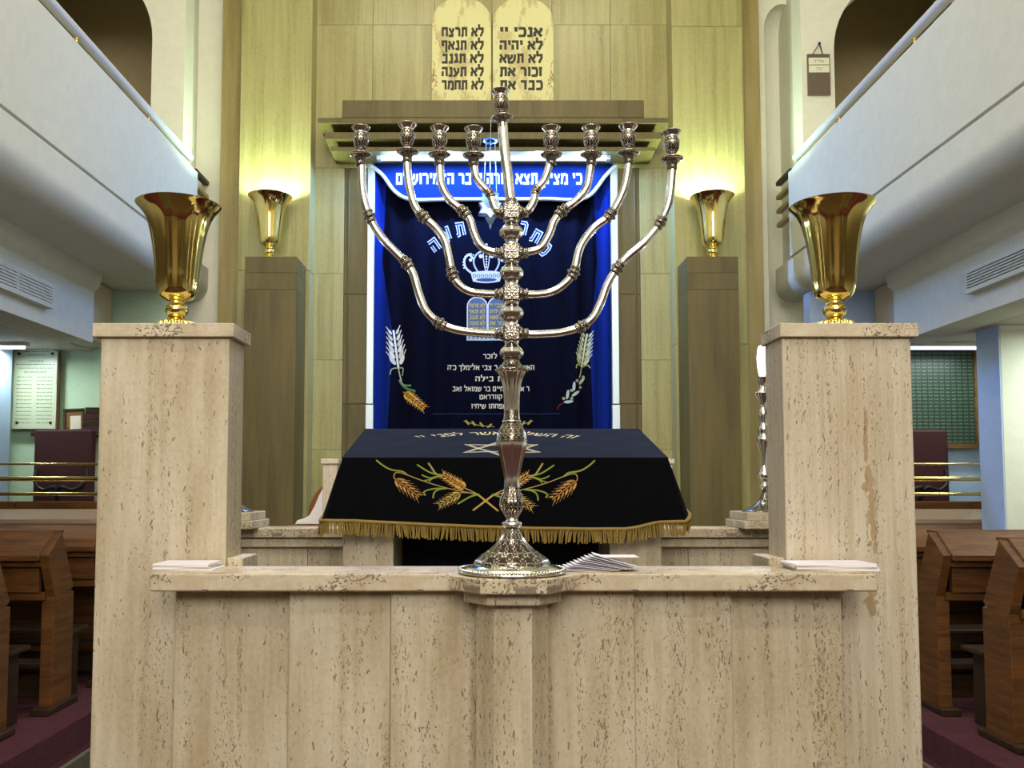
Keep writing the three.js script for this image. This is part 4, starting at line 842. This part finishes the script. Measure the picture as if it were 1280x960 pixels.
  const candleCup = (px, pyPan, tilt, arm) => {
    const o = L(px, pyPan); o.z = 0;
    const mv = (g) => { g.rotateZ(tilt); g.translate(o.x, o.y, o.z); return g; };
    const S = (l) => l.map(([r, y]) => [r * k, y * k]);
    const cc = part('candle_cup', mv(revolve(S([[2.8, 1], [3, 4], [4.5, 8], [8, 13], [9.8, 20], [9.6, 25], [7.6, 29], [7.4, 31]]), { seg: 64, mod: (th, y) => 1 + 0.06 * (1 - sst(13 * k, 18 * k, y)) * Math.cos(th * 14) })), M.chased, t, 'chased candle cup');
    part('rim', mv(revolve(S([[7.4, 30.5], [8, 31.5], [9.8, 33.5], [11.8, 36], [12, 37], [10.5, 36.6], [7.6, 33], [7, 20], [0.3, 19]]), { seg: 48 })), M.silver, cc);
    part('drip_pan', mv(revolve(S([[0.4, -0.6], [8, -1.6], [13, -0.2], [14.6, 1.4], [14.2, 2], [12, 0.8], [6, 0.6], [3, 2.4]]), { seg: 56 })), M.silver, cc);
    part('socket', mv(revolve(S([[5.6, -13], [6.4, -10], [6.2, -8], [7.4, -3], [8, -1.2], [6, -0.8]]), { seg: 48, mod: (th) => 1 + 0.02 * Math.cos(th * 10) })), M.chased, cc);
  };
  const armCup = [[451, 195, 0], [509, 191, 0.0], [549.5, 195, 0], [592, 196, 0], [689, 195, 0], [739, 195, 0], [785.5, 193, 0], [840, 200, 0]];
  arms.forEach((a, i) => {
    const pts = a.map(([x, y]) => { const p = L(x, y); p.z = 0; return p; });
    const curve = new THREE.CatmullRomCurve3(pts, false, 'centripetal');
    const m = part('branch', new THREE.TubeGeometry(curve, 120, 5.1 * k, 16), M.silver, t, 'curved silver branch');
    const n = pts.length;
    a.forEach((q, j) => {
      if (!q[2]) return;
      const d = pts[Math.min(j + 1, n - 1)].clone().sub(pts[Math.max(j - 1, 0)]).normalize(), s = q[2];
      const g = revolve([[5 * k, -9 * k], [6.8 * k * s ** 0.3, -6.5 * k], [6 * k, -3 * k], [8.2 * k * s ** 0.5, -1 * k], [8.2 * k * s ** 0.5, 1 * k], [6 * k, 3 * k], [6.8 * k * s ** 0.3, 6.5 * k], [5 * k, 9 * k]], { seg: 36, steps: 3 });
      if (s < 1) g.scale(0.92, s, 0.92);
      g.applyQuaternion(new THREE.Quaternion().setFromUnitVectors(new THREE.Vector3(0, 1, 0), d)); g.translate(pts[j].x, pts[j].y, 0);
      part('knuckle', g, M.chased, m, 'chased knuckle ring');
    });
    // collar at the hub
    const e = pts[n - 1], sd = i < 4 ? 1 : -1;
    const hb = [0, 1, 2, 3, 3, 2, 1, 0][i], ey = L(640, hubY[hb]).y;
    const g = revolve([[5 * k, 0], [7 * k, 2 * k], [6.2 * k, 5 * k], [8 * k, 9 * k], [8 * k, 13 * k]], { seg: 36 });
    g.rotateZ(-sd * Math.PI / 2); g.translate(-sd * 21.5 * k, ey, 0);
    part('hub_collar', g, M.chased, m);
    candleCup(...armCup[i]);
  });
  // servant light on its leaning stem
  const sp = [[640, 256], [638, 248], [635, 222], [631, 190], [628.5, 160], [628, 149]].map(([x, y]) => { const p = L(x, y); p.z = 0; return p; });
  part('servant_stem', new THREE.TubeGeometry(new THREE.CatmullRomCurve3(sp), 40, 6.6 * k, 8), M.silver, t, 'leaning eight-sided upper stem');
  part('stem_collar', revolve([[7.5 * k, 0], [8.4 * k, 3 * k], [6.6 * k, 8 * k]], { seg: 32 }).translate(0, H(256), 0), M.chased, t);
  candleCup(627.5, 148.5, 0.06);
}

/* ------------------------------------------------------------------ papers on the parapet */
{
  const fan = []; for (let i = 0; i < 11; i++) fan.push([700 + 4.2 * i, 713.6 - 2.0 * i, 763 + 3.5 * i, 716 - 0.62 * i]);
  fan.push([752, 697.5, 800, 697.5]);
  fan.forEach(([x0, y0, x1, y1], i) => {
    const t = thing('leaflet', i === 11 ? 'white folded leaflet lying level on top of the fanned heap' : 'white folded leaflet in the fanned heap beside the menorah foot', 'leaflet', 'fanned leaflets beside the menorah');
    const z = 2.3, a = W(x0, y0, z), b = W(x1, y1, z), d = b.clone().sub(a);
    part('lower_leaf', bx(0, d.length(), 0, 0.0006, -0.08, 0, 0), M.paper, t); part('upper_leaf', bx(0, d.length(), 0.0009, 0.0014, -0.08, -0.001, 0), M.paper, t);
    t.rotation.z = Math.atan2(d.y, d.x); t.rotation.y = i === 11 ? 0 : (i - 6) * -0.012; t.position.set(a.x, Math.max(a.y, TOP + 0.0004), -2.3 - (i === 11 ? 0.012 : i % 3 * 0.004));
  });
  const stack = (px0, px1, z, n, name, label, group, w, d, mat) => { for (let i = 0; i < n; i++) { const m = thing(name, i === n - 1 ? label.replace('pale thin', 'topmost pale thin') : i === 0 ? label.replace('pale thin', 'lowest pale thin') : label.replace('pale thin', 'middle pale thin'), 'booklet', group, new THREE.Vector3((PX(px0, z, 705) + PX(px1, z, 705)) / 2 + (rnd() - 0.5) * 0.012, TOP + 0.0005 + i * 0.0046, -2.385)); part('cover', bx(-w / 2, w / 2, 0, 0.001, -d / 2, d / 2, 0), mat, m); part('pages', bx(-w / 2 + 0.002, w / 2 - 0.002, 0.001, 0.0042, -d / 2 + 0.002, d / 2 - 0.002, 0), M.paper, m); m.rotation.y = (rnd() - 0.5) * 0.16; } };
  stack(197, 275, 2.38, 4, 'booklet', 'pale thin booklet in the low stack against the unstained pillar', 'booklets by the unstained pillar', 0.15, 0.12, M.paperWarm);
  stack(982, 1092, 2.38, 4, 'booklet', 'pale thin booklet in the low stack against the stained pillar', 'booklets by the stained pillar', 0.22, 0.12, M.paperWarm);
}

/* ------------------------------------------------------------------ pews, rails, chairs and wall boards of the aisles */
for (const s of [-1, 1]) {
  const side = s < 0 ? 'on the memorial tablet side' : 'on the green name board side';
  const X = (x) => s * x, rows = [[5.46, 'second'], [4.7, 'third'], [6.22, 'first']];
  for (const [z, ord] of rows) {
    const t = thing('pew_desk', `${ord} brown wooden pew desk from the brass rails, ${side}`, 'pew');
    const x0 = 2.72, x1 = 4.5, A = [-z + 0.08, yE(-0.43)], B = [-z - 0.09, yE(-0.3)], C = [-z - 0.26, yE(-0.65)], D = [-z - 0.06, yE(-0.78)];
    part('end_board', extrudeX([A, B, C, D].map((p) => [p[0], p[1]]), X(x0), X(x0 + 0.05)), M.wood, t);
    part('end_board', extrudeX([A, B, C, D], X(x1), X(x1 + 0.05)), M.wood, t);
    part('sloping_top', extrudeX([[A[0] + 0.015, A[1]], [B[0], B[1] + 0.012], [B[0] - 0.005, B[1] - 0.012], [A[0] + 0.015, A[1] - 0.026]], X(x0 + 0.05), X(x1)), M.wood, t);
    part('top_ledge', bx(X(x0 + 0.02), X(x1), B[1] - 0.004, B[1] + 0.016, B[0] - 0.07, B[0] + 0.004, 0.004), M.wood, t);
    part('front_rail', bx(X(x0 + 0.05), X(x1), yE(-0.5), yE(-0.44), -z + 0.03, -z + 0.055, 0.003), M.wood, t);
    for (let i = 0; i < 3; i++) part('front_panel', bx(X(lerp(x0 + 0.06, x1, i / 3) + 0.02), X(lerp(x0 + 0.06, x1, (i + 1) / 3) - 0.02), yE(-0.66), yE(-0.5), -z - 0.02, -z + 0.02, 0.004), M.wood, t);
    part('bottom_rail', bx(X(x0 + 0.05), X(x1), yE(-0.71), yE(-0.66), -z - 0.04, -z + 0.005, 0.003), M.wood, t);
    part('back_board', bx(X(x0 + 0.05), X(x1), yE(-0.72), B[1] - 0.01, -z - 0.13, -z - 0.11, 0.003), M.woodDark, t);
    part('end_post', bx(X(x0), X(x0 + 0.08), 0.03, yE(-0.68), -z - 0.28, -z - 0.02, 0.006), M.wood, t);
    part('end_post', bx(X(x1 - 0.05), X(x1 + 0.05), 0.03, yE(-0.68), -z - 0.28, -z - 0.02, 0.006), M.wood, t);
    part('foot', bx(X(x0 - 0.02), X(x0 + 0.1), 0, 0.045, -z - 0.34, -z + 0.05, 0.01), M.woodDark, t);
    part('shelf', bx(X(x0 + 0.08), X(x1), 0.26, 0.29, -z - 0.26, -z - 0.08, 0.003), M.woodDark, t);
    part('kick_board', bx(X(x0 + 0.08), X(x1), 0.06, 0.2, -z - 0.22, -z - 0.2, 0.003), M.woodDark, t);
    part('seat', bx(X(x0 + 0.05), X(x1), 0.42, 0.45, -z + 0.14, -z + 0.38, 0.008), M.woodDark, t);
    part('seat_support', bx(X(x0 + 0.1), X(x0 + 0.15), 0.0, 0.42, -z + 0.18, -z + 0.36, 0.005), M.woodDark, t);
  }
  // front barrier with a polished shelf
  const b = thing('front_barrier', s < 0 ? 'polished wooden barrier below the brass rails by the memorial tablet' : 'polished wooden barrier below the brass rails by the green name board', 'barrier');
  const lw = [2.62, 4.6];
  part('face', bx(X(lw[0]), X(lw[1]), 0, yE(-0.255), -6.66, -6.62, 0.003), M.wood, b);
  part('shelf', extrudeX([[-6.465, yE(-0.255)], [-6.64, yE(-0.185)], [-6.64, yE(-0.21)], [-6.465, yE(-0.28)]], X(lw[0]), X(lw[1])), phys({ color: 0xa68d74, roughness: 0.22, clearcoat: 0.6 }), b, 'glossy pale shelf');
  for (let i = 0; i < 4; i++) part('board', bx(X(lerp(lw[0], lw[1], i / 4) + 0.002), X(lerp(lw[0], lw[1], (i + 1) / 4) - 0.002), yE(-0.3), yE(-0.125), -6.7, -6.66, 0.004), M.wood, b);
  // brass rails
  const zr = 6.3, ys = [580, 598.5, 617.5], rr = [0.008, 0.017, 0.013];
  ys.forEach((py, i) => {
    const xe = s < 0 ? -3.68 : PX(1246, zr, 600), xi = s * 2.3;
    const t = thing('brass_rail', `${['thin upper', 'thick middle', 'lower'][i]} brass rail above the pews, ${side}`, 'rail');
    part('bar', rod(new THREE.Vector3(xi, PY(py, zr), -zr), new THREE.Vector3(xe, PY(py, zr), -zr), rr[i], 14), M.brass, t);
    part('end_bracket', bx(xe - s * 0.02, xe + s * 0.02, PY(py, zr) - 0.03, PY(py, zr) + 0.03, -zr - 0.025, -zr + 0.025, 0.006), M.iron, t);
  });
  // red chairs
  const zc = 6.98, cx = s < 0 ? PX(80, zc, 590) : PX(1148, zc, 590), w = 0.465, top = PY(s < 0 ? 537 : 537.5, zc);
  const ch = thing('high_back_chair', s < 0 ? 'dark red high-backed chair below the memorial tablet' : 'dark red high-backed chair below the green name board', 'chair', null, new THREE.Vector3(cx, 0.6, -zc));
  const hh = top - 0.6;
  part('backrest', bx(-w / 2, w / 2, 0.32, hh, -0.05, 0.03, 0.02), M.maroon, ch);
  part('seat', bx(-w / 2, w / 2, 0.3, 0.4, 0.02, 0.24, 0.03), M.maroon, ch);
  for (const k of [-1, 1]) {
    part('armrest', tube([new THREE.Vector3(k * 0.2, 0.72, 0.035), new THREE.Vector3(k * 0.19, 0.62, 0.07), new THREE.Vector3(k * 0.12, 0.56, 0.09), new THREE.Vector3(k * 0.02, 0.58, 0.09), new THREE.Vector3(k * 0.0 - 0.02, 0.5, 0.06), new THREE.Vector3(k * 0.02, 0.36, 0.03)].map((v) => v.add(new THREE.Vector3(0, 0.2, 0))), 0.016, 30, 8), M.iron, ch, 'curved metal arm');
    for (const zz of [0, 0.2]) part('leg', bx(k * 0.18 - 0.02, k * 0.18 + 0.02, 0, 0.32, zz - 0.02, zz + 0.02, 0.004), M.woodDark, ch);
  }
}
// air grilles in the gallery beams
for (const s of [-1, 1]) {
  const t = thing('air_grille', s < 0 ? 'long pale air grille split in two in the gallery beam' : 'long dark-slotted air grille in the gallery beam by the white pier', 'grille');
  const xf = s * 3.028, zOf = (px) => (Math.abs(xf - CAMX)) * F / Math.abs(px - CX), z1 = zOf(s < 0 ? 51 : 1224), z0 = z1 - 1.35, y0 = yE(s < 0 ? 1.2 : 1.22), y1 = yE(s < 0 ? 1.34 : 1.345);
  part('duct', bx(xf - s * 0.002, xf + s * 0.02, y0, y1, -z1, -z0, 0), M.paint, t);
  const fr = [[y0 - 0.015, y0 + 0.006, z0 - 0.01, z1 + 0.01], [y1 - 0.006, y1 + 0.015, z0 - 0.01, z1 + 0.01]];
  for (const [a, b, c, d] of fr) part('frame', bx(xf - s * 0.05, xf + s * 0.01, a, b, -d, -c, 0.002), M.paint, t);
  for (const c of [z0 - 0.01, z1 - 0.005, ...(s < 0 ? [z1 - 0.45, z1 - 0.9] : [])]) part('frame', bx(xf - s * 0.05, xf + s * 0.01, y0, y1, -c - 0.015, -c, 0.002), M.paint, t);
  for (let i = 0; i < 7; i++) { const y = lerp(y0, y1, (i + 0.5) / 7); part('slat', bx(xf - s * 0.048, xf - s * 0.012, y - (s < 0 ? 0.007 : 0.0045), y + (s < 0 ? 0.007 : 0.0045), -z1, -z0, 0), M.paint, t); }
}
// memorial tablet
{
  const z = 7.165, tex = canvasTex(512, 880, (c, w, h) => {
    c.fillStyle = '#c9cfb4'; c.fillRect(0, 0, w, h); c.fillStyle = '#5d6450';
    const row = (y, x0, x1, hh) => { let x = x1; while (x > x0) { const l = 8 + rnd() * 26; c.fillRect(Math.max(x - l, x0), y, l, hh); if (rnd() > 0.5) c.fillRect(x - 3, y, 3, hh * 2.2); x -= l + 8; } };
    row(60, 150, 380, 7); row(95, 130, 400, 7); row(130, 170, 350, 7); row(190, 180, 340, 7); row(225, 40, 470, 8); row(262, 60, 450, 6); row(300, 130, 380, 8);
    for (let i = 0; i < 13; i++) { row(350 + i * 38, 50, 220, 6); row(350 + i * 38, 275, 450, 6); }
  });
  const a = W(17, 538, z), b = W(74, 538, z), yt = PY(428, z), w = b.x - a.x, h = yt - a.y;
  const t = thing('memorial_tablet', 'cream engraved memorial tablet with scalloped top corners on the aisle wall', 'tablet', null, new THREE.Vector3(a.x, a.y, -z));
  const sh = (o) => { const q = new THREE.Shape(), r = 0.07; q.moveTo(o, o); q.lineTo(w - o, o); q.lineTo(w - o, h - r - o); q.absarc(w - o, h - o, r, -Math.PI / 2, -Math.PI, true); q.lineTo(r + o, h - o); q.absarc(o, h - o, r, 0, -Math.PI / 2, true); q.closePath(); return q; };
  const g = new THREE.ExtrudeGeometry(sh(0.01), { depth: 0.015, bevelEnabled: false }), p = g.attributes.position; for (let i = 0; i < p.count; i++) g.attributes.uv.setXY(i, p.getX(i) / w, p.getY(i) / h); g.translate(0, 0, 0.03);
  part('backing', new THREE.ExtrudeGeometry(sh(0), { depth: 0.03, bevelEnabled: false }), M.framewood, t); part('plate', g, phys({ map: tex, roughness: 0.3 }), t);
  for (const [x, y] of [[0.05, 0.06], [w - 0.05, 0.06], [0.05, h - 0.1], [w - 0.05, h - 0.1]]) part('stud', new THREE.SphereGeometry(0.012, 12, 8).translate(x, y, 0.047), M.iron, t);
  const f = thing('picture_frame', 'small dark picture frame leaning behind the red chair', 'picture frame', null, W(93, 541, 7.12));
  const gg = [bx(-0.08, -0.062, 0, 0.2, -0.012, 0.012), bx(0.062, 0.08, 0, 0.2, -0.012, 0.012), bx(-0.08, 0.08, 0, 0.02, -0.012, 0.012), bx(-0.08, 0.08, 0.18, 0.2, -0.012, 0.012)];
  part('frame', merge(gg), M.woodDark, f); part('mount', bx(-0.062, 0.062, 0.02, 0.18, -0.008, 0.001, 0), M.framewood, f); part('picture', bx(-0.03, 0.05, 0.03, 0.14, 0.001, 0.004, 0), M.paperWarm, f); f.rotation.set(-0.15, 0.25, 0.1);
  const cab = thing('wall_shelf', 'dark wall shelf behind the red chair by the memorial tablet', 'shelf');
  const cy = PY(541, 7.12); part('board', bx(-3.72, -2.9, cy - 0.03, cy, -7.2, -7.06, 0.004), M.woodDark, cab); for (const x of [-3.65, -3.0]) part('bracket', bx(x, x + 0.03, cy - 0.14, cy - 0.03, -7.2, -7.1, 0.004), M.iron, cab);
  for (let i = 0; i < 4; i++) { const bk = thing('book', i % 2 ? 'dark brown book lying in the pile on the wall shelf' : 'dark red book lying in the pile on the wall shelf', 'book', 'books piled on the wall shelf', new THREE.Vector3(PX(118, 7.12), cy + 0.0005 + i * 0.0505, -7.125)); part('cover', bx(-0.075 + i * 0.004, 0.075, 0, 0.05, -0.062, 0.062, 0.004), i % 2 ? M.woodDark : M.maroon, bk); part('pages', bx(-0.07 + i * 0.004, 0.078, 0.008, 0.042, -0.059, 0.058, 0), M.paperWarm, bk); bk.rotation.y = (i - 1.5) * 0.08; }
}
// green name board
{
  const z = 7.165, tex = canvasTex(768, 1024, (c, w, h) => {
    c.fillStyle = '#233228'; c.fillRect(0, 0, w, h);
    for (let j = 0; j < 26; j++) for (let i = 0; i < 15; i++) { const x = i * 51 + 8, y = j * 39 + 8; c.fillStyle = '#2e4335'; c.fillRect(x, y, 44, 30); c.fillStyle = '#84917f'; for (let k = 0; k < 4; k++) c.fillRect(x + 5 + k * 9, y + 10 + rnd() * 5, 4 + rnd() * 3, 9); }
  });
  const a = W(1108, 555, z), b = W(1217, 555, z), yt = yE(1.09), w = b.x - a.x, h = yt - a.y, t = thing('name_board', 'dark green board of small engraved name plates in a wooden frame', 'board', null, new THREE.Vector3(a.x, a.y, -z));
  const g = new THREE.BoxGeometry(w, h, 0.03).translate(w / 2, h / 2, 0.015); part('panel', g, phys({ map: tex, roughness: 0.35 }), t);
  part('frame_side', bx(w, w + 0.06, -0.03, h, -0.0, 0.06, 0.004), M.framewood, t); part('frame_side', bx(-0.06, 0, -0.03, h, -0.0, 0.06, 0.004), M.framewood, t); part('frame_bottom', bx(-0.06, w, -0.04, 0.0, 0, 0.055, 0.004), M.framewood, t);
  const bxm = thing('switch_box', 'small white box on the wall beside the green name board', 'switch box', null, W(1229, 475, 7.13));
  part('cover', bx(-0.035, 0.04, -0.035, 0.03, -0.07, 0.02, 0.006), M.paper, bxm); part('knob', bx(-0.006, 0.006, -0.01, 0.01, 0.018, 0.024, 0.002), M.railPaint, bxm);
}
// sign hung on the cream pier
{
  const z = 7.285, c = W(1024, 119, z), k = z / F, t = thing('hanging_sign', 'brown board with two white Hebrew strips hung on the cream pier', 'sign', null, c);
  const w = 29 * k, h = 54 * k;
  part('board', bx(-w / 2, w / 2, 0, h, -0.01, 0.008, 0.003), std({ color: 0x6a5a48, roughness: 0.6 }), t);
  [['שחרית', 39.5, 48.5], ['ערב', 29.5, 38.5]].forEach(([txt, y0, y1]) => { const g = new THREE.BoxGeometry(w * 0.9, (y1 - y0) * k, 0.006).translate(0, (y0 + y1) / 2 * k, 0.011); part('strip', g, std({ map: canvasTex(256, 88, (q, a, b) => { q.fillStyle = '#e8e6cc'; q.fillRect(0, 0, a, b); hebrew(q, txt, 128, 28, 34, { color: '#8f8c72', pen: 0.16, center: true }); }), roughness: 0.6 }), t); });
  const nail = new THREE.Vector3(0.01, h + 14 * k, 0.006);
  part('cord', merge([rod(new THREE.Vector3(-w * 0.25, h, 0), nail, 0.004, 6), rod(new THREE.Vector3(w * 0.2, h, 0), nail, 0.004, 6)]), M.iron, t); part('nail', new THREE.SphereGeometry(0.012, 10, 8).translate(nail.x, nail.y, nail.z), M.iron, t);
}
{ const t = thing('added_runner', 'unseen brown carpet added for brown reflections in the gilt cups', 'carpet'); part('pile', bx(-1.55, 1.55, FLOOR, FLOOR + 0.01, -2.1, 5.0, 0.003), M.runner, t); for (const x of [-1.58, 1.55]) part('binding', bx(x, x + 0.03, FLOOR, FLOOR + 0.012, -2.1, 5.0, 0.003), M.rugEdge, t); }  // added out of view so the gilt cups reflect brown
// rugs in front of the pews
for (const s of [-1, 1]) {
  const t = thing('rug', s < 0 ? 'dark olive rug beside the unstained pillar' : 'dark olive rug beside the stained pillar', 'rug');
  part('pile', bx(s * 1.6, s * 2.4, FLOOR, FLOOR + 0.01, -5.8, 1.0, 0.003), M.rug, t); part('binding', bx(s * 2.4, s * 2.43, FLOOR, FLOOR + 0.012, -5.83, 1.0, 0.003), M.rugEdge, t); part('binding', bx(s * 1.6, s * 2.43, FLOOR, FLOOR + 0.012, -5.83, -5.8, 0.003), M.rugEdge, t);
}

scene.traverse((o) => { if (o.isMesh) o.castShadow = o.receiveShadow = true; });
renderer.render(scene, camera);
